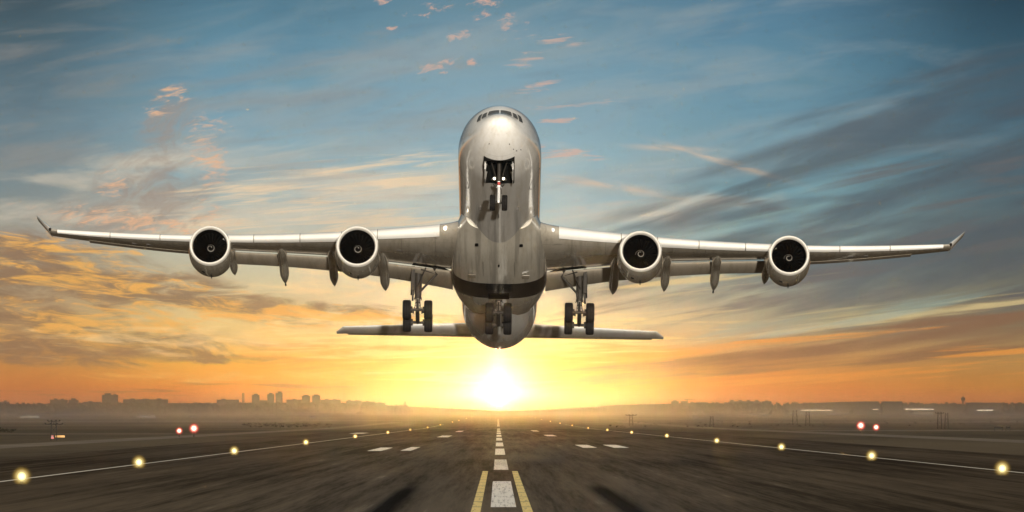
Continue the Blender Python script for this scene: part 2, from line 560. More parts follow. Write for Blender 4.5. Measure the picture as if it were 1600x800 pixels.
# ------------------------------------------------------------------ ground
def ground_nodes(nt, b):
    tc = nt.nodes.new('ShaderNodeTexCoord')
    sp = nt.nodes.new('ShaderNodeSeparateXYZ')
    nt.links.new(tc.outputs['Object'], sp.inputs[0])
    x, y = E(nt, sp.outputs[0]), E(nt, sp.outputs[1])
    n1 = noise(nt, vec(nt, x * 0.012, y * 0.0022, 1.0), 1.0, 6, 0.6)
    n2 = noise(nt, vec(nt, x * 0.25, y * 0.03, 3.0), 1.0, 5, 0.65)
    n3 = noise(nt, vec(nt, x * 0.004, y * 0.004, 7.0), 1.0, 3, 0.5)
    c = cmix(nt, n1.smooth(0.35, 0.65), (0.036, 0.028, 0.017), (0.092, 0.071, 0.044))
    c = cmix(nt, n2.smooth(0.4, 0.75) * 0.5, c, (0.11, 0.09, 0.062))
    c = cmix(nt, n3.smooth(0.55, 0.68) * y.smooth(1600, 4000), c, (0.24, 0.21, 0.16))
    nt.links.new(c, b.inputs['Base Color'])
    bn = nt.nodes.new('ShaderNodeBump')
    bn.inputs['Strength'].default_value = 0.5
    bn.inputs['Distance'].default_value = 0.15
    nt.links.new(n2.v, bn.inputs['Height'])
    nt.links.new(bn.outputs[0], b.inputs['Normal'])


def asphalt_nodes(nt, b):
    tc = nt.nodes.new('ShaderNodeTexCoord')
    sp = nt.nodes.new('ShaderNodeSeparateXYZ')
    nt.links.new(tc.outputs['Object'], sp.inputs[0])
    x, y = E(nt, sp.outputs[0]), E(nt, sp.outputs[1])
    fine = noise(nt, vec(nt, x * 5.0, y * 0.06, 0.0), 1.0, 6, 0.7)
    streak = noise(nt, vec(nt, x * 0.9, y * 0.008, 4.0), 1.0, 6, 0.65)
    broad = noise(nt, vec(nt, x * 0.12, y * 0.004, 9.0), 1.0, 4, 0.5)
    spk = noise(nt, vec(nt, x * 7.0, y * 0.9, 2.0), 1.0, 3, 0.8)
    c = cmix(nt, (fine * 0.3 + streak * 0.4 + broad * 0.3).smooth(0.38, 0.63), (0.032, 0.0245, 0.0155), (0.122, 0.092, 0.056))
    c = cmix(nt, spk.smooth(0.55, 0.75) * 0.35, c, (0.14, 0.12, 0.09))
    # pale scuffs
    sc1 = (streak.smooth(0.60, 0.72)) * noise(nt, vec(nt, x * 0.5, y * 0.02, 14.0), 1.0, 5, 0.7).smooth(0.5, 0.62)
    c = cmix(nt, sc1 * 0.55, c, (0.30, 0.27, 0.21))
    c = cmix(nt, 1.0 - (-((x * x) / 260.0)).exp() * 0.9, c, (0.60, 0.55, 0.48), 'MULTIPLY')  # sun sheen down the centre put into the colour, sides darker
    # rubber laid down by the main wheels
    def rub(xc, w, y0, y1, k):
        ex = (-((x - xc) * (x - xc) / (w * w))).exp()
        return ex * y.smooth(y0, y0 + 6) * (1.0 - y.smooth(y1 - 45, y1)) * k
    rb = rub(-4.05, 0.55, 150, 285, 1.3).max(rub(4.65, 0.65, 150, 290, 1.3)).max(rub(-4.1, 2.2, 150, 1500, 0.28)).max(rub(4.6, 2.2, 150, 1500, 0.28)).max(rub(0.2, 0.9, 190, 360, 0.25))
    rb = rb * (fine * 0.7 + 0.55)
    c = cmix(nt, rb.clamp(), c, (0.007, 0.006, 0.005))
    nt.links.new(c, b.inputs['Base Color'])
    f0 = (fine * 0.3 + streak * 0.4 + broad * 0.3).smooth(0.41, 0.60)
    nt.links.new(((f0 * 0.022 + 0.002) * (1.0 - rb.clamp() * 0.95)).v, b.inputs['Specular IOR Level'])
    worn = (-((x * x) / 90.0)).exp()
    nt.links.new((fine * 0.20 + 0.60 - worn * 0.12).v, b.inputs['Roughness'])
    bn = nt.nodes.new('ShaderNodeBump')
    bn.inputs['Strength'].default_value = 0.10
    bn.inputs['Distance'].default_value = 0.01
    nt.links.new((fine + spk).v, bn.inputs['Height'])
    nt.links.new(bn.outputs[0], b.inputs['Normal'])


def marking(base, wear):
    def f(nt, b):
        tc = nt.nodes.new('ShaderNodeTexCoord')
        sp = nt.nodes.new('ShaderNodeSeparateXYZ')
        nt.links.new(tc.outputs['Object'], sp.inputs[0])
        x, y = E(nt, sp.outputs[0]), E(nt, sp.outputs[1])
        n = noise(nt, vec(nt, x * 9, y * 0.08, 0), 1.0, 6, 0.75)
        n2 = noise(nt, vec(nt, x * 3, y * 0.3, 5), 1.0, 5, 0.7)
        m = (n * 0.6 + n2 * 0.4).smooth(wear - 0.07, wear + 0.07)
        c = cmix(nt, m, base, (0.05, 0.045, 0.036))
        nt.links.new(c, b.inputs['Base Color'])
    return f


def yellow_nodes(nt, b):
    tc = nt.nodes.new('ShaderNodeTexCoord')
    sp = nt.nodes.new('ShaderNodeSeparateXYZ')
    nt.links.new(tc.outputs['Object'], sp.inputs[0])
    x, y = E(nt, sp.outputs[0]), E(nt, sp.outputs[1])
    n = noise(nt, vec(nt, x * 9, y * 0.2, 0), 1.0, 5, 0.75)
    g = (y / 13.0)._m('FRACT')
    joint = 1.0 - (g - 0.5).abs().smooth(0.02, 0.05)
    m = n.smooth(0.54, 0.66).max(joint)
    c = cmix(nt, m, (0.72, 0.56, 0.17), (0.09, 0.075, 0.04))
    nt.links.new(c, b.inputs['Base Color'])


M['grass'] = mat('grass', rough=0.95, spec=0.03, build=ground_nodes)
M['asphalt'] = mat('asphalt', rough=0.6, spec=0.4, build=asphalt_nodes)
M['white_mark'] = mat('white_mark', rough=0.6, build=marking((0.74, 0.72, 0.66), 0.56))
M['edge_mark'] = mat('edge_mark', rough=0.6, build=marking((0.62, 0.58, 0.48), 0.66))
M['yellow_mark'] = mat('yellow_mark', rough=0.6, build=yellow_nodes)
M['concrete'] = mat('concrete', (0.13, 0.105, 0.076), 0.8, spec=0.08, var=0.25, vscale=0.02)

xs = [-9000, -5000, -2500, -1200, -600, -250, -100, 0, 100, 250, 600, 1200, 2500, 5000, 9000]
ysg = [-800, 0, 400, 900, 1400, 1900] + [1900 + 350 * i for i in range(1, 40)]
v, f = [], []
for Y in ysg:
    for X in xs:
        k = min(1.0, abs(X) / 6000.0)
        v.append((X, Y, gz(Y)))
n = len(xs)
for i in range(len(ysg) - 1):
    for j in range(n - 1):
        f.append((i * n + j, i * n + j + 1, (i + 1) * n + j + 1, (i + 1) * n + j))
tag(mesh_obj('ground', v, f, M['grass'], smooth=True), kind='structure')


def strip(name, rects, z, m, kind='structure', label=None, cat=None):
    v, f = [], []
    for (x0, x1, y0, y1) in rects:
        ycut = [y0] + [q for q in ysg if y0 < q < y1 and q >= 1900] + [y1]
        for a, b in zip(ycut[:-1], ycut[1:]):
            o = len(v)
            v += [(x0, a, gz(a) + z), (x1, a, gz(a) + z), (x1, b, gz(b) + z), (x0, b, gz(b) + z)]
            f.append((o, o + 1, o + 2, o + 3))
    return tag(mesh_obj(name, v, f, m, smooth=False), kind=kind, label=label, cat=cat)


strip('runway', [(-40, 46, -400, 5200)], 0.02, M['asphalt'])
M['shoulder'] = mat('shoulder', rough=0.8, spec=0.3, build=lambda nt, b: asphalt_shoulder(nt, b)) if False else M['asphalt']
# parallel taxiways and cross strips in the distance
strip('taxiway', [(-62, -54, 300, 3200)], 0.02, M['concrete'])
strip('taxiway', [(70, 80, 600, 3600)], 0.02, M['concrete'])
strip('taxiway', [(-1400, -70, 1180, 1230)], 0.03, M['concrete'])
strip('taxiway', [(84, 1400, 1500, 1600)], 0.03, M['concrete'])
strip('apron', [(-1500, -120, 3100, 3500), (-1800, -300, 4700, 5100)], 0.05, M['concrete'])
strip('apron', [(150, 1800, 3000, 3350), (240, 2200, 4600, 6300)], 0.05, M['concrete'])

LX, RX = -25.3, 31.1
strip('runway_edge_line', [(LX - .16, LX + .16, -200, 2600)], 0.028, M['edge_mark'])
strip('runway_edge_line', [(RX - .16, RX + .16, -200, 2600)], 0.028, M['edge_mark'])
CX = 0.2
dash = [(201, 285), (350, 438), (497, 600), (652, 756), (830, 945), (1010, 1130)]
k = 1200
while k < 4200:
    dash.append((k, k + 115))
    k += 185
strip('runway_centreline', [(CX - .46, CX + .46, a, b) for a, b in dash], 0.028, M['white_mark'])
strip('runway_guide_line', [(-.93, -.60, 150, 340)], 0.028, M['yellow_mark'])
strip('runway_guide_line', [(.86, 1.20, 150, 340)], 0.028, M['yellow_mark'])
strip('runway_touchdown_marking', [(-13.1, -11.7, 557, 622), (-9.85, -8.8, 562, 635), (9.5, 11.05, 619, 690), (12.95, 14.6, 619, 690),
      (-10.8, -8.8, 980, 1080), (9.2, 11.1, 1040, 1130), (-10.8, -9.2, 1400, 1520), (9.2, 10.9, 1450, 1580), (-33, -30, 1230, 1300)], 0.028, M['white_mark'])


# ------------------------------------------------------------------ airplane
ALPHA = R(12.9)
ROLL = R(1.0)
Z0 = 23.34
plane = empty('passenger_airplane', (0.12, 366.0, Z0))
plane.rotation_mode = 'QUATERNION'
plane.rotation_quaternion = (Matrix.Rotation(-ALPHA, 3, 'X') @ Matrix.Rotation(ROLL, 3, 'Y')).to_quaternion()
tag(plane, 'large white four-engine passenger airplane with its wheels down, climbing head-on above the runway', 'airplane')


def pchip(xp, yp):
    """monotone-ish smooth interpolation"""
    xp, yp = np.array(xp, float), np.array(yp, float)
    d = np.diff(yp) / np.diff(xp)
    m = np.zeros(len(xp))
    m[0], m[-1] = d[0], d[-1]
    for i in range(1, len(xp) - 1):
        if d[i - 1] * d[i] > 0:
            m[i] = 2 * d[i - 1] * d[i] / (d[i - 1] + d[i])

    def f(x):
        x = min(max(x, xp[0]), xp[-1])
        i = int(min(np.searchsorted(xp, x, side='right') - 1, len(xp) - 2))
        h = xp[i + 1] - xp[i]
        t = (x - xp[i]) / h
        return float((2 * t**3 - 3 * t**2 + 1) * yp[i] + (t**3 - 2 * t**2 + t) * h * m[i] + (-2 * t**3 + 3 * t**2) * yp[i + 1] + (t**3 - t**2) * h * m[i + 1])
    return f


S_top = pchip([0, .12, .4, 1.0, 1.9, 2.6, 3.4, 4.6, 6.2, 8.0, 10.0,54, 62, 70, 75], [-.65, -.40, -.13, .18, .52, .88, 1.28, 1.80, 2.30, 2.64, 2.80, 2.82, 2.86, 2.95, 2.9])
S_bot = pchip([0, .12, .4, 1.0, 1.9, 3.4, 5.2, 7, 49, 54, 62, 70, 75], [-.65, -.88, -1.18, -1.58, -1.98, -2.42, -2.72, -2.82, -2.82, -2.42, -0.95, 1.1, 2.25])
S_wid = pchip([0, .12, .4, 1.0, 1.9, 3.4, 5.2, 7.5, 10,52, 57, 63, 70, 75], [.0, .38, .70, 1.08, 1.46, 1.92, 2.32, 2.66, 2.82,2.82, 2.66, 2.05, 1.1, .38])


def fus_pt(s, th, off=0.0):
    """th: 0 = right side, 90 = top"""
    t, b, w = S_top(s), S_bot(s), S_wid(s)
    zc, h = (t + b) / 2, (t - b) / 2
    # widest point sits a little below centre in the nose
    return ((w + off) * math.cos(th), s, zc + (h + off) * math.sin(th))


NF = 128
svals = [0.0, .02, .05, .12, .22, .35, .55, .8, 1.1, 1.5, 1.9, 2.3, 2.7, 3.1, 3.5, 4, 4.6, 5.2, 6, 7, 8, 9] + list(range(11, 53, 2)) + [54, 56, 58, 60, 62, 64, 66, 68, 70, 72, 74, 75]
# nose gear bay: leave an opening in the belly
BAY_S = (3.2, 7.4)
BAY_W = 0.84
mb = MB()
svals = sorted(set(svals + [3.2, 7.4, 3.8, 4.3, 5.6, 6.5]))
rings = [[fus_pt(s, 2 * math.pi * j / NF) if s > 0 else (0.001 * math.cos(2 * math.pi * j / NF), 0, -.65 + 0.001 * math.sin(2 * math.pi * j / NF)) for j in range(NF)] for s in svals]
v = [p for r in rings for p in r]
f = []
for i in range(len(rings) - 1):
    for j in range(NF):
        kx = (j + 1) % NF
        q = (i * NF + j, i * NF + kx, (i + 1) * NF + kx, (i + 1) * NF + j)
        cs = (svals[i] + svals[i + 1]) / 2
        cx = sum(v[a][0] for a in q) / 4
        cz = sum(v[a][2] for a in q) / 4
        if BAY_S[0] < cs < BAY_S[1] and abs(cx) < BAY_W and cz < -1:
            continue
        f.append(q)
f.append(tuple(range(NF))[::-1])
f.append(tuple((len(rings) - 1) * NF + j for j in range(NF)))
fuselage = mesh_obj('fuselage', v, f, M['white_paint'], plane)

# bay box seen through the opening
mb = MB()
for (c_, d_) in (((0, 5.3, -1.3), (2.0, 4.3, .05)), ((-1.0, 5.3, -2.0), (.05, 4.3, 1.4)), ((1.0, 5.3, -2.0), (.05, 4.3, 1.4)), ((0, 3.17, -1.85), (2.0, .05, 1.1)), ((0, 7.43, -2.05), (2.0, .05, 1.4))):
    mb.box(c_, d_)
for q in (-.45, 0.0, .45):
    mb.box((q, 5.2, -1.5), (.09, 3.3, .3))
mb.build('gear_bay', M['black'], fuselage, smooth=False)


def surf_patch(corners, name, m, parent, off=0.012, n=7, thick=0.0):
    """a patch following the fuselage; corners (s, z-angle deg) as a quad"""
    (s0, a0), (s1, a1), (s2, a2), (s3, a3) = corners
    v, f = [], []
    for i in range(n + 1):
        u = i / n
        for j in range(n + 1):
            w_ = j / n
            s = (s0 * (1 - u) + s1 * u) * (1 - w_) + (s3 * (1 - u) + s2 * u) * w_
            a = (a0 * (1 - u) + a1 * u) * (1 - w_) + (a3 * (1 - u) + a2 * u) * w_
            v.append(fus_pt(s, R(a), off))
    for i in range(n):
        for j in range(n):
            f.append((i * (n + 1) + j, (i + 1) * (n + 1) + j, (i + 1) * (n + 1) + j + 1, i * (n + 1) + j + 1))
    return mesh_obj(name, v, f, m, parent)


def ang_for(s, x, side=1):
    """angle on the upper half where |x| is reached"""
    w = S_wid(s)
    return math.degrees(math.acos(max(-1, min(1, x / w))))


def win_quad(pts, name='cockpit_window', off=0.035):
    """pts: four (x, s) on the upper half"""
    return surf_patch([(s, ang_for(s, x)) for x, s in pts], name, M['window_glass'], fuselage, off)


for sx in (1, -1):
    # front windshield, then two side panes
    win_quad([(sx * .04, 1.52), (sx * .78, 1.78), (sx * .71, 2.82), (sx * .04, 2.68)])
    win_quad([(sx * .88, 1.86), (sx * 1.18, 2.10), (sx * 1.06, 2.94), (sx * .80, 2.84)])
    win_quad([(sx * 1.27, 2.18), (sx * 1.50, 2.60), (sx * 1.34, 3.35), (sx * 1.12, 3.16)])


# outlines: thin dark ribbons that follow the skin
def ribbon(path, w, name, m, parent, off=0.006):
    """path of (s, angle deg)"""
    pts = [Vector(fus_pt(s, R(a), off)) for s, a in path]
    v, f = [], []
    for i, p in enumerate(pts):
        d = (pts[min(i + 1, len(pts) - 1)] - pts[max(i - 1, 0)]).normalized()
        nrm = Vector((p.x, 0, p.z)).normalized()
        sd_ = d.cross(nrm).normalized() * w / 2
        v += [p - sd_, p + sd_]
    for i in range(len(pts) - 1):
        f.append((2 * i, 2 * i + 1, 2 * i + 3, 2 * i + 2))
    return mesh_obj(name, v, f, m, parent)


M['seam'] = mat('seam', (0.10, 0.09, 0.08), 0.6, var=0.2, vscale=3)
ribbon([(0.62 + .02 * math.sin(R(a)), a) for a in range(0, 361, 6)], 0.012, 'radome_joint', M['seam'], fuselage)
ribbon([(20.0 + 3.0 * abs(math.sin(R(a))) ** 1.5, a) for a in range(180, 361, 4)], 0.05, 'skin_joint', M['seam'], fuselage)
for sx in (0, 180):
    for s0, a0 in ((5.4, -4), (17.8, -4)):
        # passenger door outline
        aa = lambda q: (sx + q) if sx == 0 else (sx - q)
        path = [(s0, aa(a0)), (s0 + 1.0, aa(a0)), (s0 + 1.0, aa(a0 + 38)), (s0, aa(a0 + 38)), (s0, aa(a0))]
        ribbon(path, 0.04, 'door_outline', M['seam'], fuselage)
    # lower cargo door
    aa = lambda q: (sx + q) if sx == 0 else (sx - q)
    path = [(11.5 + 1.35 * math.cos(R(t)), aa(-28 + 15 * math.sin(R(t)))) for t in range(0, 361, 15)]
    ribbon(path, 0.05, 'cargo_door_outline', M['seam'], fuselage)
    for i in range(40):
        s = 7.6 + i * .53 if i < 18 else 19.6 + (i - 18) * .53
        a = aa(13)
        c0 = [fus_pt(s + .12 * math.cos(R(t)), R(a + 3.2 * math.sin(R(t))), .006) for t in range(0, 360, 45)]
        MB().add(c0, [tuple(range(8))]).build('cabin_window', M['window_glass'], fuselage)
# probes and small vents
def stud(s, a, r, h, name, m, parent=fuselage):
    p = Vector(fus_pt(s, R(a), 0))
    q = Vector(fus_pt(s, R(a), h))
    return MB().tube(p, q, r, r * .6, 8).build(name, m, parent)
for s, a in ((1.5, 240), (1.5, 300), (2.6, 312), (2.9, 322), (2.2, 306)):
    stud(s, a, .028, .08, 'probe', M['dark_steel'])
MB().box((0, 9.6, -2.93), (.03, .5, .26)).build('antenna', M['dark_steel'], fuselage, smooth=False)
MB().box((0, 15.2, -2.93), (.03, .4, .24)).build('antenna', M['dark_steel'], fuselage, smooth=False)
for sx in (-1, 1):
    for q in (14.4, 14.75, 15.1):
        MB().box((sx * 1.25, q, -2.55), (.22, .05, .03)).build('vent', M['seam'], fuselage, smooth=False)

# ---- belly fairing
def superel(w, zt, zb, n, N=64):
    zc, h = (zt + zb) / 2, (zt - zb) / 2
    r_ = []
    for j in range(N):
        t = 2 * math.pi * j / N
        c_, s_ = math.cos(t), math.sin(t)
        r_.append((w * math.copysign(abs(c_) ** (2 / n), c_), zc + h * math.copysign(abs(s_) ** (2 / n), s_)))
    return r_


fw = pchip([20.5, 22, 24, 27, 31, 36, 39, 42, 45], [2.30, 2.66, 2.98, 3.28, 3.42, 3.42, 3.24, 2.92, 2.50])
fb = pchip([20.5, 22, 24, 27, 31, 36, 39, 42, 45], [-2.55, -2.70, -2.96, -3.18, -3.28, -3.28, -3.15, -2.90, -2.55])
def fair_ring(s, off=0.0):
    return [(x, s, z) for x, z in superel(fw(s) + off, -0.2, fb(s) - off, 2.9)]
mb = MB()
mb.loft([fair_ring(s) for s in [20.5, 21, 21.5, 22, 23, 24, 25, 26, 27, 29, 31, 33, 35, 36, 37, 38, 39, 40, 41, 42, 43, 44, 45]])
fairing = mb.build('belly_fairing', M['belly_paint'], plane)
# dark reflection painted as a band across the rear of the fairing
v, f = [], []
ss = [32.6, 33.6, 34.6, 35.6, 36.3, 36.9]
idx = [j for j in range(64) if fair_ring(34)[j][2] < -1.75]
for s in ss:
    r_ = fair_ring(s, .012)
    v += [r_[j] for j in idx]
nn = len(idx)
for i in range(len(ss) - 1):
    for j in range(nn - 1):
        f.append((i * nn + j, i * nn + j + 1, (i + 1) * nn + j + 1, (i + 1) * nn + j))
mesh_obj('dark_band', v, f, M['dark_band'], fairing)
for sx in (-1, 1):
    # air inlets and small scoops on the fairing
    MB().loft([[(sx * 1.55 + a * .12, s, fb(s) + .03 - h * .5) for a in (-1, 1)] + [(sx * 1.55 + a * .08, s, fb(s) + .08 - h * .5) for a in (1, -1)] for s, h in ((23.2, .03), (23.5, .14), (23.6, .05))]).build('scoop', M['black'], fairing)
    MB().box((sx * 1.1, 28.5, -3.27), (.02, 4, .02)).build('panel_joint', M['seam'], fairing, smooth=False)
    MB().box((sx * 1.9, 30.6, -3.285), (.5, .9, .02)).build('access_panel', M['flap_paint'], fairing, smooth=False)
MB().lathe([(-3.36, .02), (-3.33, .06), (-3.2, .06)], 'z', (0, 27.6, 0), 16, cap0=True).build('beacon', M['black'], fairing)

# ---- wings
def le_s(x): return 24 + .632 * (x - 3) - 1.3 * math.exp(-max(0, x - 2.5) / .55)
_lz = np.polyfit([2.6, 4.1, 11.5, 18.3, 22.5, 28, 32.8], [-1.6, -1.42, -.80, .12, .74, 1.78, 2.82], 4)
def le_z(x): return float(np.polyval(_lz, x))
te_s_in = pchip([2.4, 3, 6.5, 12, 18.5, 21.4], [34.8, 35.0, 36.0, 38.0, 40.0, 41.0])
te_z_in = pchip([2.4, 3, 6.5, 12, 18.5, 21.4], [-1.8, -1.7, -1.10, -.05, .72, 1.08])
te_s_out = pchip([21.4, 23, 30.1, 33.0], [42.0, 42.4, 44.3, 45.3])
te_z_out = pchip([21.4, 23, 30.1, 33.0], [1.02, 1.20, 2.38, 3.0])
w_t = pchip([2.4, 6.5, 12, 18.5, 22, 30, 33], [1.75, 1.4, .98, .74, .64, .42, .26])
XS = 21.35


def af(c):
    """half-thickness shape, peak about 1"""
    return (2.969 * math.sqrt(c) - 1.26 * c - 3.516 * c * c + 2.843 * c**3 - 1.015 * c**4) * 1.0


CH = [0, .003, .01, .025, .05, .09, .15, .22, .3, .4, .5, .6, .7, .8, .9, 1.0]


def wing_sec(x, outer=False):
    ls, lz = le_s(x), le_z(x)
    ts, tz = (te_s_out(x), te_z_out(x)) if (x > XS or outer) else (te_s_in(x), te_z_in(x))
    t = w_t(x)
    up = [(x, ls + c_ * (ts - ls), lz + c_ * (tz - lz) + .50 * t * af(c_) + .10 * t * math.sin(math.pi * c_)) for c_ in CH]
    dn = [(x, ls + c_ * (ts - ls), lz + c_ * (tz - lz) - .46 * t * af(c_)) for c_ in CH]
    return up, dn


def flip(p, sx): return (p[0] * sx, p[1], p[2])


def wing_under(x, s):
    ls, lz = le_s(x), le_z(x)
    ts, tz = (te_s_out(x), te_z_out(x)) if x > XS else (te_s_in(x), te_z_in(x))
    c_ = max(0, min(1, (s - ls) / (ts - ls)))
    return lz + c_ * (tz - lz) - .46 * w_t(x) * af(c_)


fl_s0 = pchip([3.3, 6.5, 12, 18.5, 21.3], [34.9, 35.9, 37.8, 39.8, 40.8])
fl_z0 = pchip([3.3, 6.5, 12, 18.5, 21.3], [-1.85, -1.28, -.24, .54, .90])
fl_s1 = pchip([3.3, 6.5, 9.3, 15.1, 18.7, 21.3], [39.5, 39.7, 40.0, 41.5, 42.5, 43.2])
fl_z1 = pchip([3.3, 6.5, 9.3, 15.1, 18.7, 21.3], [-2.05, -1.42, -.95, -.05, .36, .62])


def flap_ring(x, sx):
    a = (fl_s0(x), fl_z0(x))
    b = (fl_s1(x), fl_z1(x))
    t = .36 if x < 12 else .28
    r_ = []
    for c_ in CH[::2] + [1.0]:
        r_.append(flip((x, a[0] + c_ * (b[0] - a[0]), a[1] + c_ * (b[1] - a[1]) + .55 * t * af(c_)), sx))
    for c_ in reversed(CH[2:-1:2]):
        r_.append(flip((x, a[0] + c_ * (b[0] - a[0]), a[1] + c_ * (b[1] - a[1]) - .45 * t * af(c_)), sx))
    return r_


def wing(sx):
    rings = []
    xs_ = [2.3, 2.5, 2.7, 2.9, 3.1, 3.4, 3.8, 4.4] + list(np.arange(5, 21.3, 1.0)) + [XS]
    for x in xs_:
        up, dn = wing_sec(x)
        rings.append([flip(p, sx) for p in up + dn[1:-1][::-1] + []])
    xo = [XS + .02] + list(np.arange(22, 33.1, 1.0)) + [33.1]
    for x in xo:
        up, dn = wing_sec(x, True)
        rings.append([flip(p, sx) for p in up + dn[1:-1][::-1]])
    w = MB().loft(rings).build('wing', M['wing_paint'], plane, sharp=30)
    # slats
    bounds = [4.15, 8.6, 11.2, 14.2, 17.6, 21.0, 24.6, 28.4, 32.5]
    for a, b in zip(bounds[:-1], bounds[1:]):
        rr_ = []
        for x in np.linspace(a + .03, b - .03, 6):
            up, dn = wing_sec(x, x > XS)
            nu, nd = 7, (3 if a < 8 else 4)
            o = (0, -.16, -.10)
            outer = [up[i] for i in range(nu, -1, -1)] + [dn[i] for i in range(1, nd + 1)]
            cen = up[nu]
            pts = []
            for p in outer:
                dz_ = .03 if p[2] > le_z(x) else -.03
                pts.append((p[0], p[1] + o[1], p[2] + o[2] + dz_ * 2))
            rr_.append([flip(p, sx) for p in pts])
        MB().loft(rr_).build('slat', M['slat_metal'], w)
    # flaps
    for a, b in ((3.35, 10.6), (10.75, 21.25)):
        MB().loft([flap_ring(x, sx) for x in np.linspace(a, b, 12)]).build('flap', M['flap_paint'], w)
    # aileron: slightly proud of the rear edge
    rr_ = []
    for x in np.linspace(22.6, 30.2, 8):
        s1, z1 = te_s_out(x), te_z_out(x)
        rr_.append([flip(p, sx) for p in ((x, s1 - .9, z1 + .10), (x, s1 + .18, z1 - .035), (x, s1 + .18, z1 - .075), (x, s1 - .9, wing_under(x, s1 - .9) - .01))])
    MB().loft(rr_).build('aileron', M['flap_paint'], w, smooth=False)
    # winglet
    wl = []
    for t in np.linspace(0, 1, 6):
        x = 33.05 + .15 * t + 1.05 * t
        z = 2.95 + .1 * t + 1.45 * t
        s0 = 42.7 + 2.5 * t
        s1 = 45.5 + 1.3 * t
        th = .13 * (1 - t) + .03
        nrm = (-.75, .66)
        ring = []
        for c_, q in ((0, 0), (.08, .7), (.35, 1), (.7, .6), (1, 0), (.7, -.6), (.35, -1), (.08, -.7)):
            ring.append(flip((x + nrm[0] * th * q, s0 + c_ * (s1 - s0), z + nrm[1] * th * q), sx))
        wl.append(ring)
    MB().loft(wl).build('winglet', M['white_paint'], w)
    MB().lathe([(-.25, .02), (-.1, .09), (.15, .11), (.5, .08)], 'y', (sx * 33.05, 42.9, 2.9), 12, cap0=True, cap1=True).build('navigation_lamp', M['dark_steel'], w)
    # flap track fairings
    for x, s1, z1, wd, ex in ((19.45, 44.5, 0.05, .29, 0), (15.7, 44.0, -.66, .34, 1), (12.05, 43.1, -1.02, .33, 0), (8.3, 42.6, -1.42, .36, 0)):
        s0 = le_s(x) + (te_s_in(x) - le_s(x)) * .42
        sm = te_s_in(x) - .2
        za, zm = wing_under(x, s0) + .05, wing_under(x, sm) - .42
        rings = []
        for t in np.linspace(0, 1, 26):
            if t < .5:
                u = t / .5
                s = s0 + (sm - s0) * u
                zc = za + (zm - za) * math.sin(u * math.pi / 2) ** 1.0
            else:
                u = (t - .5) / .5
                s = sm + (s1 - sm) * u
                zc = zm + (z1 - zm) * u
            r_ = wd * (min(1, (t / .25)) ** .6) * (1 if t < .76 else max(.03, 1 - ((t - .76) / .24) ** 1.7))
            rings.append([(x * sx + r_ * math.cos(a), s, zc + 1.25 * r_ * math.sin(a)) for a in [2 * math.pi * i / 16 for i in range(16)]])
        fr = MB().loft(rings).build('flap_track_fairing', M['nacelle_paint'], w)
        if ex:
            MB().tube((x * sx, s1 - .1, z1), (x * sx, s1 + .35, z1 - .02), .05, .07, 8).build('tail_nozzle', M['black'], fr)
    # root light
    MB().lathe([(-.06, .02), (-.03, .13), (.06, .16)], 'y', (sx * 3.75, le_s(3.75) - .02, le_z(3.75) + .05), 16, cap0=True).build('wing_lamp', M['lamp_white' if sx < 0 else 'white_strut'], w)
    # little access plates below
    for x, s in ((7, 29.5), (25.5, 40.4), (26.6, 41.0)):
        zz = wing_under(x, s) - .012
        MB().box((x * sx, s, zz), (.5, .25, .02)).build('access_plate', M['seam'], w, smooth=False)
    return w


wings = [wing(1), wing(-1)]


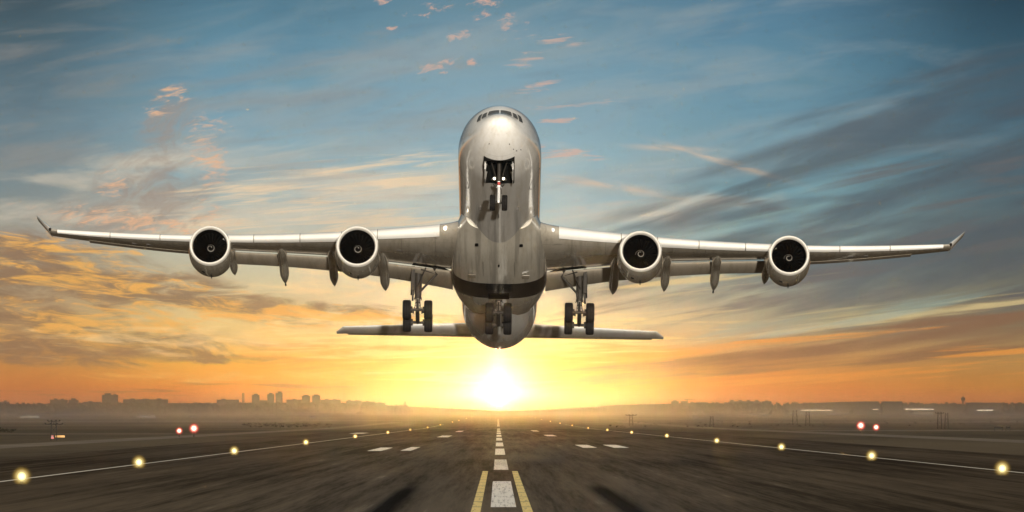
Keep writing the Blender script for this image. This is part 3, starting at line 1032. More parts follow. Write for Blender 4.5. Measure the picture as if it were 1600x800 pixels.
# ---- engines
def engine(cx, s0, cz, sx):
    c_ = (cx, s0, cz)
    # whole engine is one part; cowling is its mesh
    outer = [(.30, 1.47), (.55, 1.515), (1.2, 1.575), (2.0, 1.60), (2.7, 1.585), (3.4, 1.49), (4.2, 1.31), (4.9, 1.10), (5.05, 1.05), (5.05, 1.0), (4.3, .98)]
    mb = MB().lathe(outer, 'y', c_, 72)
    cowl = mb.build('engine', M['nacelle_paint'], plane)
    lip = [(.30, 1.472), (.18, 1.452), (.08, 1.42), (.02, 1.385), (0.0, 1.345), (.02, 1.305), (.09, 1.268), (.22, 1.235), (.34, 1.22)]
    MB().lathe(lip, 'y', c_, 72).build('intake_lip', M['lip_metal'], cowl)
    MB().lathe([(.33, 1.22), (.7, 1.20), (1.5, 1.24), (1.5, .1)], 'y', c_, 64).build('intake_duct', M['duct'], cowl)
    # fan blades
    mb = MB()
    nb = 26
    for i in range(nb):
        a0 = 2 * math.pi * i / nb
        v = []
        for r_, tw, ch in ((.34, .25, .16), (.8, .55, .17), (1.2, .95, .18)):
            for e in (-1, 1):
                ang = a0 + e * ch / r_ * math.sin(tw + .35) * .5 + .12 * r_
                v.append((cx + r_ * math.cos(ang), s0 + 1.22 + e * ch * math.cos(tw), cz + r_ * math.sin(ang)))
        mb.add(v, [(0, 1, 3, 2), (2, 3, 5, 4)])
    mb.build('fan', M['fan_metal'], cowl)
    MB().lathe([(.72, .015), (.78, .09), (.9, .19), (1.06, .29), (1.24, .36)], 'y', c_, 40, cap0=True).build('spinner', M['duct'], cowl)
    # painted swirl on the spinner
    v, f = [], []
    N = 44
    for i in range(N + 1):
        t = i / N
        r_ = .09 + .24 * t
        ang = t * 2 * math.pi * 1.35 + 1.0 * (sx > 0)
        wd = .024
        for q in (-1, 1):
            rq = r_ + q * wd * (1 - .4 * t)
            y_ = np.interp(rq, [.015, .09, .19, .29, .36], [.72, .78, .9, 1.06, 1.24]) - .012
            v.append((cx + rq * math.cos(ang), s0 + y_, cz + rq * math.sin(ang)))
    for i in range(N):
        f.append((2 * i, 2 * i + 1, 2 * i + 3, 2 * i + 2))
    mesh_obj('spinner_swirl', v, f, M['swirl'], cowl)
    # core and plug
    MB().lathe([(4.2, .95), (5.0, .78), (5.9, .58), (5.9, .5), (6.2, .35), (6.8, .05)], 'y', c_, 40, cap1=True).build('exhaust_plug', M['dark_steel'], cowl)
    # pylon
    ax = abs(cx)
    zt = wing_under(ax, le_s(ax) + 2.5)
    rings = []
    for s, zlo, zhi, w_ in ((s0 + 1.2, cz + 1.45, cz + 1.62, .05), (s0 + 2.2, cz + 1.3, cz + 1.85, .20), (le_s(ax) + .1, cz + .95, le_z(ax) + .12, .24), (le_s(ax) + 2.4, min(zt - .1, cz + 1.1), zt + .25, .22), (le_s(ax) + 4.4, wing_under(ax, le_s(ax) + 4.4) - .12, wing_under(ax, le_s(ax) + 4.4) + .1, .05)):
        rings.append([(cx + w_ * a, s, z) for a, z in ((-1, zlo), (1, zlo), (1, zhi), (-1, zhi))])
    MB().loft(rings).build('pylon', M['nacelle_paint'], cowl, sharp=25)
    # strake and drain details
    MB().tube((cx + .05, s0 + 2.4, cz - 1.58), (cx + .05, s0 + 2.7, cz - 1.78), .05, .03, 8).build('drain_mast', M['black'], cowl)
    MB().box((cx - .5, s0 + 1.9, cz - 1.49), (.22, .3, .06), rot=Matrix.Rotation(R(18), 3, 'Y')).build('vent', M['black'], cowl, smooth=False)
    return cowl


for sx in (1, -1):
    engine(9.86 * sx, 22.5, -3.30, sx)
    engine(20.72 * sx, 33.0, -.68, sx)


# ---- tail surfaces
def surf_loft(name, root, tip, m, n=8, vertical=False, parent=plane):
    rings = []
    for t in np.linspace(0, 1, n):
        p = [root[i] * (1 - t) + tip[i] * t for i in range(6)]    # a, le_s, le_z, te_s, te_z, thick
        ring = []
        seq = [(c_, 1) for c_ in CH[::2]] + [(1.0, 0)] + [(c_, -1) for c_ in reversed(CH[2::2])]
        for c_, q in seq:
            s = p[1] + c_ * (p[3] - p[1])
            z = p[2] + c_ * (p[4] - p[2])
            h = q * .5 * p[5] * af(c_)
            ring.append((h, s, p[0]) if vertical else (p[0], s, z + h))
        rings.append(ring)
    return MB().loft(rings).build(name, m, parent)


for sx in (1, -1):
    hs = surf_loft('horizontal_stabilizer', (sx * .8, 63.2, 1.38, 67.4, 1.40, .42), (sx * 12.2, 69.1, 2.38, 71.6, 2.40, .18), M['white_paint'])
    surf_loft('stabilizer_tip', (sx * 12.2, 69.1, 2.38, 71.6, 2.40, .18), (sx * 12.8, 71.0, 2.42, 71.75, 2.42, .05), M['white_paint'], 4, parent=hs)
    surf_loft('elevator', (sx * 1.6, 66.7, 1.42, 67.9, 1.40, .13), (sx * 11.9, 70.8, 2.37, 71.8, 2.36, .06), M['flap_paint'], 6, parent=hs)
surf_loft('vertical_stabilizer', (2.4, 57.0, 0, 66.5, 0, .7), (11.2, 66.8, 0, 70.8, 0, .3), M['white_paint'], vertical=True)


# ---- landing gear
def wheel(parent, x, s, z, r, w, name='wheel'):
    mb = MB()
    p = [(-w / 2, r * .55), (-w / 2, r * .80), (-w * .46, r * .93), (-w * .33, r * .99), (-w * .1, r), (w * .1, r), (w * .33, r * .99), (w * .46, r * .93), (w / 2, r * .80), (w / 2, r * .55)]
    mb.lathe(p, 'x', (x, s, z), 36, 0)
    for q in (-.28, 0, .28):
        mb.lathe([(w * q - .012, r * 1.001), (w * q, r * 1.004), (w * q + .012, r * 1.001)], 'x', (x, s, z), 36, 2)
    mb.lathe([(-w * .5, r * .55), (-w * .3, r * .5), (-w * .3, .02)], 'x', (x, s, z), 24, 1)
    mb.lathe([(w * .5, r * .55), (w * .3, r * .5), (w * .3, .02)], 'x', (x, s, z), 24, 1)
    return mb.build(name, None, parent, mats=[M['tyre'], M['steel'], M['black']])


def main_gear(cx, s, zt, zb, sx, name, wx=.77, centre=False, half=1.0, wr=.70, tilt=13):
    """strut mesh with wheels, braces, door as sub-parts"""
    mb = MB()
    ztop = zt
    zmid = zb + 1.35
    mb.tube((cx, s, ztop), (cx, s + .05, zmid), .27, .24, 16, 0)
    mb.tube((cx - .22, s - .1, ztop), (cx - .2, s, zmid + .3), .07, .06, 8, 0)
    mb.tube((cx + .24, s - .1, ztop), (cx + .2, s, zmid + .2), .06, .05, 8, 0)
    for q in range(5):
        mb.tube((cx, s + .05, zmid + .12 - q * .22), (cx, s + .05, zmid + .06 - q * .22), .21 - .012 * q, .21 - .012 * q, 14, q % 2)
    mb.tube((cx, s + .05, zmid + .1), (cx, s + .05, zmid - .05), .25, .25, 16, 0)
    mb.tube((cx, s + .05, zmid), (cx, s + .1, zb), .13, .13, 14, 1)
    # torque links in front
    mb.tube((cx, s - .18, zmid - .15), (cx, s - .55, zmid - .62), .05, .05, 8, 0)
    mb.tube((cx, s - .55, zmid - .62), (cx, s - .15, zb + .2), .05, .05, 8, 0)
    for q in (-1, 1):
        mb.tube((cx + q * .1, s - .2, zmid + .05), (cx + q * .25, s - .3, zb + .35), .022, .022, 6, 0)
        mb.tube((cx + q * .28, s - .1, zmid - .2), (cx + q * .1, s - .2, zmid + .5), .03, .03, 6, 0)
        mb.box((cx + q * .23, s - .15, zb + .55), (.12, .2, .12), 1)
        mb.box((cx + q * .31, s - .10, zb + .28), (.1, .2, .2), 0)
    # bogie beam and axles
    dy_, dz_ = half * math.cos(R(tilt)), half * math.sin(R(tilt))
    mb.tube((cx, s - dy_, zb + dz_), (cx, s + dy_, zb - dz_), .15, .15, 12, 0)
    for e in (-1, 1):
        mb.tube((cx - wx, s + e * dy_, zb - e * dz_), (cx + wx, s + e * dy_, zb - e * dz_), .10, .10, 12, 0)
        for q in (-1, 1):
            mb.tube((cx + q * (wx - .42), s + e * dy_, zb - e * dz_), (cx + q * (wx - .16), s + e * dy_, zb - e * dz_), .24, .26, 16, 0)
    g = mb.build(name, None, plane, mats=[M['dark_steel'], M['steel']])
    for e in (-1, 1):
        for q in (-1, 1):
            wheel(g, cx + q * wx, s + e * dy_, zb - e * dz_, wr, .60)
    return g


for sx in (1, -1):
    cx = 5.82 * sx
    g = main_gear(cx, 36.8, -1.2, -4.72, sx, 'main_landing_gear')
    # folding side brace running up towards the body, and drag brace
    b = MB()
    b.tube((cx - sx * .1, 36.6, -3.0), (cx - sx * 1.35, 36.0, -1.75), .085, .085, 10)
    b.tube((cx - sx * 1.35, 36.0, -1.75), (cx - sx * .95, 34.4, -1.3), .11, .11, 10)
    b.tube((cx - sx * 1.35, 36.0, -1.75), (cx - sx * .2, 35.6, -1.55), .06, .06, 8)
    b.tube((cx + sx * .05, 36.5, -2.6), (cx - sx * .55, 35.3, -1.5), .05, .05, 8)
    b.build('side_brace', M['dark_steel'], g)
    d = MB()
    d.loft([[(cx + sx * (.30 + o_), s, z) for o_, s in ((-.05, 36.0), (.20, 36.0), (.26, 37.5), (0, 37.5))] for z in (-1.2, -3.0)])
    d.loft([[(cx + sx * (.30 + o_), s, z) for o_, s in ((0, 36.2), (.12, 36.2), (.16, 37.2), (.04, 37.2))] for z in (-2.9, -3.5)])
    d.build('gear_door', M['dark_steel'], g, smooth=False)
    # open wheel bay under the wing
    zz = lambda x, s: wing_under(abs(x), s) - .015
    pts = [(cx - sx * 1.5, 34.2), (cx + sx * .35, 34.3), (cx + sx * .45, 35.9), (cx - sx * 2.2, 35.5)]
    q = [(x, s, zz(x, s)) for x, s in pts]
    MB().loft([[(a, b_, c_ - .0) for a, b_, c_ in q], [(a, b_, c_ + .05) for a, b_, c_ in q]]).build('gear_bay', M['black'], g, smooth=False)
g = main_gear(0, 37.6, -3.0, -4.62, 1, 'centre_landing_gear', wx=.66)
MB().box((0, 36.2, -3.30), (1.5, 1.5, .04)).build('gear_bay', M['black'], g, smooth=False)

# nose gear
mb = MB()
NS, NZ = 6.3, -4.42
mb.tube((0, 5.6, -1.5), (0, 6.05, -3.0), .15, .13, 14, 1)
mb.tube((0, 6.05, -3.0), (0, 6.1, -3.3), .13, .13, 14, 0)
mb.tube((0, 6.1, -3.3), (0, 6.1, -3.45), .20, .20, 14, 0)
mb.tube((0, 6.1, -3.4), (0, 6.3, -4.42), .09, .09, 12, 0)
mb.tube((-.42, NS, NZ), (.42, NS, NZ), .07, .07, 10, 1)
for q in (-1, 1):
    mb.tube((q * .05, 5.95, -3.3), (q * .5, 5.0, -2.0), .04, .04, 8, 1)
    mb.tube((q * .12, 5.9, -3.42), (q * .2, 6.0, -3.9), .025, .025, 6, 1)
    mb.box((q * .17, 6.0, -3.32), (.15, .16, .16), 1)
    mb.box((q * .42, 5.7, -2.98), (.22, .05, .10), 1)
    mb.tube((q * .22, 6.0, -3.4), (q * .36, 5.9, -3.25), .04, .04, 8, 1)
mb.tube((0, 5.9, -3.5), (0, 5.75, -3.85), .04, .04, 8, 0)
mb.tube((0, 5.75, -3.85), (0, 6.15, -4.25), .04, .04, 8, 0)
ng = mb.build('nose_landing_gear', None, plane, mats=[M['white_strut'], M['dark_steel']])
MB().lathe([(-.05, .05), (-.02, .10), (.08, .10)], 'y', (0, 5.72, -3.24), 14, cap0=True, cap1=True).build('red_cover', M['red'], ng)
for q in (-1, 1):
    wheel(ng, q * .40, NS, NZ, .53, .38)
    MB().lathe([(-.04, .03), (-.02, .085), (.10, .085)], 'y', (q * .31, 5.62, -2.93), 16, cap0=True, cap1=True).build('landing_lamp', M['lamp_white'], ng)
    # bay door hanging each side
    d = MB().loft([[(q * .90, s, z) for s, z in ((3.55, -2.42), (6.9, -2.78), (6.9, -3.02), (5.2, -3.12), (3.6, -2.85))], [(q * .95, s, z) for s, z in ((3.55, -2.42), (6.9, -2.78), (6.9, -3.02), (5.2, -3.12), (3.6, -2.85))]])
    d.build('nose_gear_door', M['white_paint'], ng, smooth=False)


# ------------------------------------------------------------------ runway lights
def halo_mat(name, colr, core, s_core, s_halo):
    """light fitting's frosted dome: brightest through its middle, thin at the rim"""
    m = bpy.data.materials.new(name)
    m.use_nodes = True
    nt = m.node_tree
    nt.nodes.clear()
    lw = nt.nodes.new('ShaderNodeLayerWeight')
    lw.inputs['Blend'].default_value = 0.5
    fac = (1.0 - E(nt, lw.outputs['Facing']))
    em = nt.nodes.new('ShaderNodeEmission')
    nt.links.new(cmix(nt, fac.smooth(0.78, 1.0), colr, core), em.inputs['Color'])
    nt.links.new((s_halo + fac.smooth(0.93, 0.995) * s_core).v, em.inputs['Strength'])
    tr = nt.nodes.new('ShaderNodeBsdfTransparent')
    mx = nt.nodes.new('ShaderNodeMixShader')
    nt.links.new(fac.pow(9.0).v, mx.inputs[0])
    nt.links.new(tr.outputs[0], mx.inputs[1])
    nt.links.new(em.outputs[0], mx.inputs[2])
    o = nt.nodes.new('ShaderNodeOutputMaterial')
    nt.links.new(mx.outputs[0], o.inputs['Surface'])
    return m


M['amber_globe'] = halo_mat('amber_globe', (0.75, 0.47, 0.10), (1.0, 0.80, 0.34), 1.9, 1.0)
M['red_globe'] = halo_mat('red_globe', (0.85, 0.06, 0.04), (1.0, 0.50, 0.36), 4.0, 1.8)


def sphere_mb(c, r, nu=24, nv=14):
    return MB().lathe([(-r * math.cos(math.pi * i / nv), max(.001, r * math.sin(math.pi * i / nv))) for i in range(nv + 1)], 'z', c, nu)


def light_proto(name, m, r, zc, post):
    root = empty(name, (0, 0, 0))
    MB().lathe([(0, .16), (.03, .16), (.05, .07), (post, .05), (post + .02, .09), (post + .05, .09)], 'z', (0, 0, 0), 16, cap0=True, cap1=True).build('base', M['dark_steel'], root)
    sphere_mb((0, 0, zc), r).build('globe', m, root)  # oversized ball standing in for the glow around the lamp
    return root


def copy_tree(o):
    c_ = o.copy()
    col.objects.link(c_)
    for ch in list(o.children):
        d = ch.copy()
        col.objects.link(d)
        d.parent = c_
    return c_


ORD = ['nearest', 'second', 'third', 'fourth', 'fifth', 'sixth', 'seventh', 'eighth', 'ninth', 'tenth', 'eleventh', 'twelfth', 'thirteenth', 'fourteenth', 'fifteenth', 'sixteenth']
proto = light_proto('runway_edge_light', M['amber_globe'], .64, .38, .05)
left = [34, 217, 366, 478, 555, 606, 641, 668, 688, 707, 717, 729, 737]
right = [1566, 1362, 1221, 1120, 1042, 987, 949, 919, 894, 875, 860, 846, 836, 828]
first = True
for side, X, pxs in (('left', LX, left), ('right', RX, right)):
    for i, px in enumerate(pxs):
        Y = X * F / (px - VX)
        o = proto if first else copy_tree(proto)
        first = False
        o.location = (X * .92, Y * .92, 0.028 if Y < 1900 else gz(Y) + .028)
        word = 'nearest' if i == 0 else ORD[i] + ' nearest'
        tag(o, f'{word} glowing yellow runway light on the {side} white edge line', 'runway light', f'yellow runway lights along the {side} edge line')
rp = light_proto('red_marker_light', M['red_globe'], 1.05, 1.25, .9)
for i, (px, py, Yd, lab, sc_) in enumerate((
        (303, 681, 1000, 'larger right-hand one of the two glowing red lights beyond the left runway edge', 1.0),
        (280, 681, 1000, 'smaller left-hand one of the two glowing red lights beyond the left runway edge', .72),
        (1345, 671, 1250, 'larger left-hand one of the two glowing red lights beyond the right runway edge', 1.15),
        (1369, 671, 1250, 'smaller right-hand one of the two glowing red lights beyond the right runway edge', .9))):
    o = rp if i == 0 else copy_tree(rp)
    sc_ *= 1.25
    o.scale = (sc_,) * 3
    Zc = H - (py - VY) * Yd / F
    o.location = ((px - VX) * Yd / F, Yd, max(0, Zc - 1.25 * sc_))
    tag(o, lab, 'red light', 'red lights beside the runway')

# ------------------------------------------------------------------ skyline
def bmat(name, c_):
    def f(nt, b):
        tc = nt.nodes.new('ShaderNodeTexCoord')
        sp = nt.nodes.new('ShaderNodeSeparateXYZ')
        nt.links.new(tc.outputs['Object'], sp.inputs[0])
        x, z = E(nt, sp.outputs[0]), E(nt, sp.outputs[2])
        wz = ((z / 3.0)._m('FRACT') - 0.5).abs().smooth(0.12, 0.2)
        wx = ((x / 3.4)._m('FRACT') - 0.5).abs().smooth(0.14, 0.22)
        c2 = cmix(nt, (1.0 - wz) * (1.0 - wx), c_, tuple(q * .35 for q in c_))
        nt.links.new(c2, b.inputs['Base Color'])
    return mat(name, c_, 0.9, spec=0.05, build=f)


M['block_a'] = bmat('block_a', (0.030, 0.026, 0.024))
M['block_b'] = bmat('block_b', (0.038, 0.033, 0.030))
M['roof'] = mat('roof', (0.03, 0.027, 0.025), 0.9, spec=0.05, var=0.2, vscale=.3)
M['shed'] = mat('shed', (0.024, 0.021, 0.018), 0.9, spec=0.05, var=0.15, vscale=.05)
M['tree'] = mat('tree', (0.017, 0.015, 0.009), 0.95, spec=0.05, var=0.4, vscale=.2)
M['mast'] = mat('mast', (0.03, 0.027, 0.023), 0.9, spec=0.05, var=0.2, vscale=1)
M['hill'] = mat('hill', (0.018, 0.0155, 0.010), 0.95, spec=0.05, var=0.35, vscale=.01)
M['light_strip'] = mat('light_strip', (1, .9, .7), 0.4, emit=(1.0, .86, .6), estr=1.1)
M['white_body'] = mat('white_body', (0.16, 0.15, 0.13), 0.6, spec=0.1, var=0.05, vscale=.3)


def building(px0, px1, ytop, Y, label, cat='building', name='apartment_block', depth=18, roof=(), m='block_a', steps=()):
    sc_ = Y / F
    x0, x1 = (px0 - VX) * sc_, (px1 - VX) * sc_
    zt = H + (VY - ytop) * sc_
    zb = gz(Y) - 1.0
    cx = (x0 + x1) / 2
    root = empty(name, (cx, Y, zb))
    w_ = x1 - x0
    hgt = zt - zb
    mb = MB().box((0, 0, hgt / 2), (w_, depth, hgt))
    for (a, b, dh) in steps:
        mb.box(((a + b) / 2 * w_ - w_ / 2, 0, hgt + dh / 2 - .01), ((b - a) * w_, depth * .9, dh))
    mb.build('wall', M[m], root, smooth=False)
    rb = MB().box((0, 0, hgt + .25), (w_ + .5, depth + .5, .5))
    rb.build('roof', M['roof'], root, smooth=False)
    for (a, wd, dh) in roof:
        MB().box((a * w_ - w_ / 2, 0, hgt + .5 + dh / 2), (wd, 6, dh)).build('roof_hut', M['roof'], root, smooth=False)
    tag(root, label, cat)
    return root


BY = 8900
building(0, 14, 628, BY, 'low dark apartment block at the far left end of the misty skyline', roof=((.6, 4, 2),))
building(79, 105, 625, BY, 'flat-topped dark block second from the left end of the skyline', roof=((.3, 5, 2), (.7, 4, 1.5)))
building(108, 122, 625.5, BY - 100, 'small dark block just left of the tall broad tower on the left skyline', roof=((.5, 8, 2.5),))
building(160, 184, 617.5, BY, 'tall broad tower with a stepped top on the far left skyline', 'tower block', 'tower_block', roof=((.35, 10, 2.5), (.8, 4, 1.2)))
building(193, 262, 624.5, BY, 'very long low block right of the broad tower on the left skyline', depth=20, roof=((.2, 8, 1.4), (.5, 10, 1.2), (.8, 7, 1.6)))
building(131, 157, 628.5, BY + 100, 'low dark block immediately left of the tall broad tower', roof=((.4, 6, 1.5),))
building(339, 373, 625, BY, 'wide flat block left of the thin lattice mast on the left skyline', roof=((.3, 6, 1.5),))
building(394, 405, 617.5, BY, 'slim tower left of the two close-set tallest towers on the skyline', 'tower block', 'tower_block', roof=((.5, 6, 1.6),))
building(418, 428, 616.5, BY, 'left and shorter one of the two close-set tallest towers', 'tower block', 'tower_block', roof=((.5, 5, 2),))
building(431, 441, 614.5, BY, 'right and taller one of the two close-set tallest towers', 'tower block', 'tower_block', roof=((.6, 6, 2.4),))
building(406, 417, 626, BY + 60, 'low block between the slim tower and the two tallest towers', roof=())
building(448, 471, 625, BY, 'low block right of the two tallest towers', roof=((.5, 5, 1.2),))
building(472, 484, 619, BY - 50, 'left one of a pair of mid-height towers near x of the skyline centre-left'.replace(' near x of the skyline centre-left', ' on the left skyline'), 'tower block', 'tower_block', roof=((.5, 7, 1.5),))
building(488, 500, 618.5, BY - 50, 'right one of a pair of mid-height towers on the left skyline', 'tower block', 'tower_block', roof=((.5, 7, 1.5),))
building(501, 532, 625, BY, 'long low block right of the pair of mid-height towers', roof=((.3, 5, 1.2), (.7, 5, 1)))
building(541, 565, 626.5, BY, 'left one of three stepped-down blocks ending the left skyline', roof=((.2, 5, 1.2), (.7, 5, 1)), m='block_b')
building(566, 586, 628, BY, 'middle one of three stepped-down blocks ending the left skyline', roof=((.4, 5, 1.2),), m='block_b')
building(587, 602, 630, BY, 'right one of three stepped-down blocks ending the left skyline', roof=((.4, 5, 1.2),), m='block_b')
building(1049, 1060, 627.5, BY, 'left one of two small square towers on the hill right of the sun', 'tower block', 'tower_block', roof=((.5, 6, 1.6),))
building(1064, 1074, 627.5, BY, 'right one of two small square towers on the hill, beside the crane', 'tower block', 'tower_block', roof=())
building(1140, 1187, 627.5, BY, 'wide block with several roof huts on the right skyline', roof=((.08, 5, 2), (.35, 5, 2), (.62, 5, 2), (.9, 5, 2)))
building(1191, 1205, 627.5, BY, 'narrow block next right to the wide block with roof huts', roof=((.5, 5, 1.4),))


# airport sheds with a sloping roof line
def shed(px0, px1, y0, y1, Y, label, ymid=None, name='terminal_building', strips=()):
    sc_ = Y / F
    x0, x1 = (px0 - VX) * sc_, (px1 - VX) * sc_
    zb = gz(Y) - 1
    za, zc_ = H + (VY - y0) * sc_, H + (VY - y1) * sc_
    root = empty(name, ((x0 + x1) / 2, Y, zb))
    w_ = (x1 - x0) / 2
    N = 14
    rings = []
    for i in range(N + 1):
        u = i / N
        zz = (za + (zc_ - za) * (math.sin(u * math.pi / 2) if ymid else u)) - zb
        rings.append([(-w_ + 2 * w_ * u, -15, 0), (-w_ + 2 * w_ * u, -15, zz), (-w_ + 2 * w_ * u, 15, zz), (-w_ + 2 * w_ * u, 15, 0)])
    MB().loft(rings).build('wall', M['shed'], root, smooth=False)
    v = []
    top = [[(r_[1][0], -16, r_[1][2] + .05), (r_[1][0], -16, r_[1][2] + .7), (r_[1][0], 16, r_[1][2] + .7), (r_[1][0], 16, r_[1][2] + .05)] for r_ in rings]
    MB().loft(top).build('roof', M['roof'], root, smooth=False)
    for (a, b, yy) in strips:
        xa, xb = (a - VX) * sc_, (b - VX) * sc_
        MB().box(((xa + xb) / 2 - (x0 + x1) / 2, -15.3, H + (VY - yy) * sc_ - zb), (xb - xa, .5, .9)).build('lit_window', M['light_strip'], root, smooth=False)
    tag(root, label, 'terminal building')
    return root


shed(1226, 1372, 632.5, 628, 7900, 'long terminal with a gently curved roof on the right skyline', ymid=1, strips=((1362, 1371, 639.5), (1250, 1300, 641)))
shed(1378, 1409, 628, 628, 7900, 'square raised hall right of the long curved-roof terminal', name='terminal_hall')
shed(1410, 1500, 633, 631.5, 8000, 'low terminal wing with a bright lit window line, left of the control tower', name='terminal_wing', strips=((1413, 1458, 639.5),))
shed(1510, 1562, 629.8, 630, 7900, 'flat hangar just right of the control tower', name='hangar', strips=((1525, 1550, 641),))

# control tower
Y = 7800
root = empty('control_tower', ((1503 - VX) * Y / F, Y, gz(Y)))
zt = H + (VY - 619) * Y / F - gz(Y)
MB().loft([[(a * .9 + o_, b * .9, z) for a, b in ((-1, -1), (1, -1), (1, 1), (-1, 1))] for z, o_ in ((0, 0), (zt * .72, 1.4))]).build('shaft', M['shed'], root, smooth=False)
MB().lathe([(zt * .72, 1.6), (zt * .80, 2.9), (zt * .92, 3.1), (zt * .93, 1.2), (zt, .4)], 'z', (1.6, 0, 0), 10, cap0=True, cap1=True).build('cab', M['roof'], root, smooth=False)
MB().tube((1.6, 0, zt), (1.6, 0, zt + 4), .2, .1, 6).build('antenna', M['mast'], root)
tag(root, 'dark slender control tower rising above the right skyline', 'control tower')


def lattice(px, base_y, top_y, Y, w_, label, name='lattice_mast', arms=(), cat='mast', legs=4, r=.06):
    sc_ = Y / F
    X = (px - VX) * sc_
    zb = max(gz(Y), 0) if base_y is None else H - (base_y - VY) * sc_
    zb = gz(Y)
    hgt = H + (VY - top_y) * sc_ - zb
    root = empty(name, (X, Y, zb))
    mb = MB()
    c4 = [(-1, -1), (1, -1), (1, 1), (-1, 1)]
    nb = max(3, int(hgt / max(.8, w_)))
    for a, b in c4:
        mb.tube((a * w_ / 2, b * w_ / 2, 0), (a * w_ / 2 * .7, b * w_ / 2 * .7, hgt), r, r * .8, 5)
    for i in range(nb):
        z0, z1 = hgt * i / nb, hgt * (i + 1) / nb
        k0, k1 = 1 - .3 * i / nb, 1 - .3 * (i + 1) / nb
        for j in range(4):
            a, b = c4[j], c4[(j + 1) % 4]
            mb.tube((a[0] * w_ / 2 * k0, a[1] * w_ / 2 * k0, z0), (b[0] * w_ / 2 * k1, b[1] * w_ / 2 * k1, z1), r * .6, r * .6, 4)
    mb.build('frame', M['mast'], root, smooth=False)
    for z_, half in arms:
        a_ = MB().tube((-half, 0, hgt * z_), (half, 0, hgt * z_), r * 1.2, r * 1.2, 5)
        for q in (-1, -.4, .4, 1):
            a_.box((half * q, 0, hgt * z_ + r * 2.5), (r * 4, r * 4, r * 4))
        a_.build('crossbar', M['mast'], root, smooth=False)
    tag(root, label, cat)
    return root


lattice(380, None, 614, 8800, 3.0, 'thin lattice mast on the skyline between the wide block and slim tower', r=.5)
lattice(633, None, 627, 8800, 2.5, 'short thin mast standing alone on the skyline left of the sun', r=.6)
lattice(84, None, 656.5, 844, .95, 'dark lattice approach-light mast with two crossbars beyond the left runway edge', arms=((.80, 1.3), (.95, .9)), r=.045)
lattice(1242, None, 641, 2500, 2.2, 'leaning faint lattice mast left of its pair, right of the runway in mist', r=.10)
lattice(1262, None, 644, 2300, 1.8, 'faint lattice mast right of its pair, in mist right of the runway', r=.10)
lattice(1468, None, 643, 1850, 1.4, 'taller left one of two faint lattice masts near the right edge', r=.07, arms=((.9, 1.3),))
lattice(1479, None, 645, 1850, 1.2, 'shorter right one of two faint lattice masts near the right edge', r=.07)
lattice(1112, None, 650, 2100, 1.4, 'faint low mast in the mist beyond the right runway edge', r=.09)
lattice(986, None, 648, 2400, 1.6, 'faint low mast with a crossbar in mist just right of the sun', r=.09, arms=((.95, 2.2),))
# crane
Y = 8800
root = empty('tower_crane', ((1074 - VX) * Y / F, Y, gz(Y)))
zt = H + (VY - 623) * Y / F - gz(Y)
MB().tube((0, 0, 0), (0, 0, zt), .8, .8, 4).build('mast', M['mast'], root, smooth=False)
MB().tube((-5, 0, zt - 1), (14, 0, zt - 1), .6, .4, 4).build('jib', M['mast'], root, smooth=False)
tag(root, 'tiny tower crane beside the right-hand small square tower on the hill', 'crane')

# sign boards by the masts
M['sign_orange'] = mat('sign_orange', (0.55, 0.28, 0.05), 0.5, var=.1, vscale=2)
Y = 900
root = empty('airfield_sign', ((94 - VX) * Y / F, Y, 0))
MB().box((0, 0, .42), (1.5, .12, .34)).build('board', M['sign_orange'], root, smooth=False)
for q in (-.55, .55):
    MB().tube((q, 0, 0), (q, 0, .3), .03, .03, 6).build('leg', M['mast'], root)
tag(root, 'low orange airfield sign right beside the dark lattice mast on the left', 'sign')
root = empty('equipment_box', ((81.5 - VX) * Y / F, Y, 0))
MB().box((0, 0, .32), (.55, .4, .56)).build('cabinet', M['red'], root, smooth=False)
MB().box((0, -.22, .42), (.5, .03, .14)).build('white_panel', M['white_body'], root, smooth=False)
MB().box((0, 0, .62), (.62, .46, .05)).build('lid', M['mast'], root, smooth=False)
tag(root, 'small red and white box at the foot of the dark lattice mast', 'equipment box')
for i, (px, w_, lab) in enumerate(((1560, 2.6, 'wider left-hand pale board on posts near the right edge, beyond the runway'), (1575, 1.3, 'narrow right-hand pale board on posts near the right edge, beyond the runway'))):
    Y = 1500
    root = empty('airfield_board', ((px - VX) * Y / F, Y, 0))
    MB().box((0, 0, .95), (w_, .12, .6)).build('board', M['shed'], root, smooth=False)
    for q in (-.4, .4):
        MB().tube((q * w_, 0, 0), (q * w_, 0, .7), .06, .06, 6).build('leg', M['mast'], root)
    tag(root, lab, 'sign')


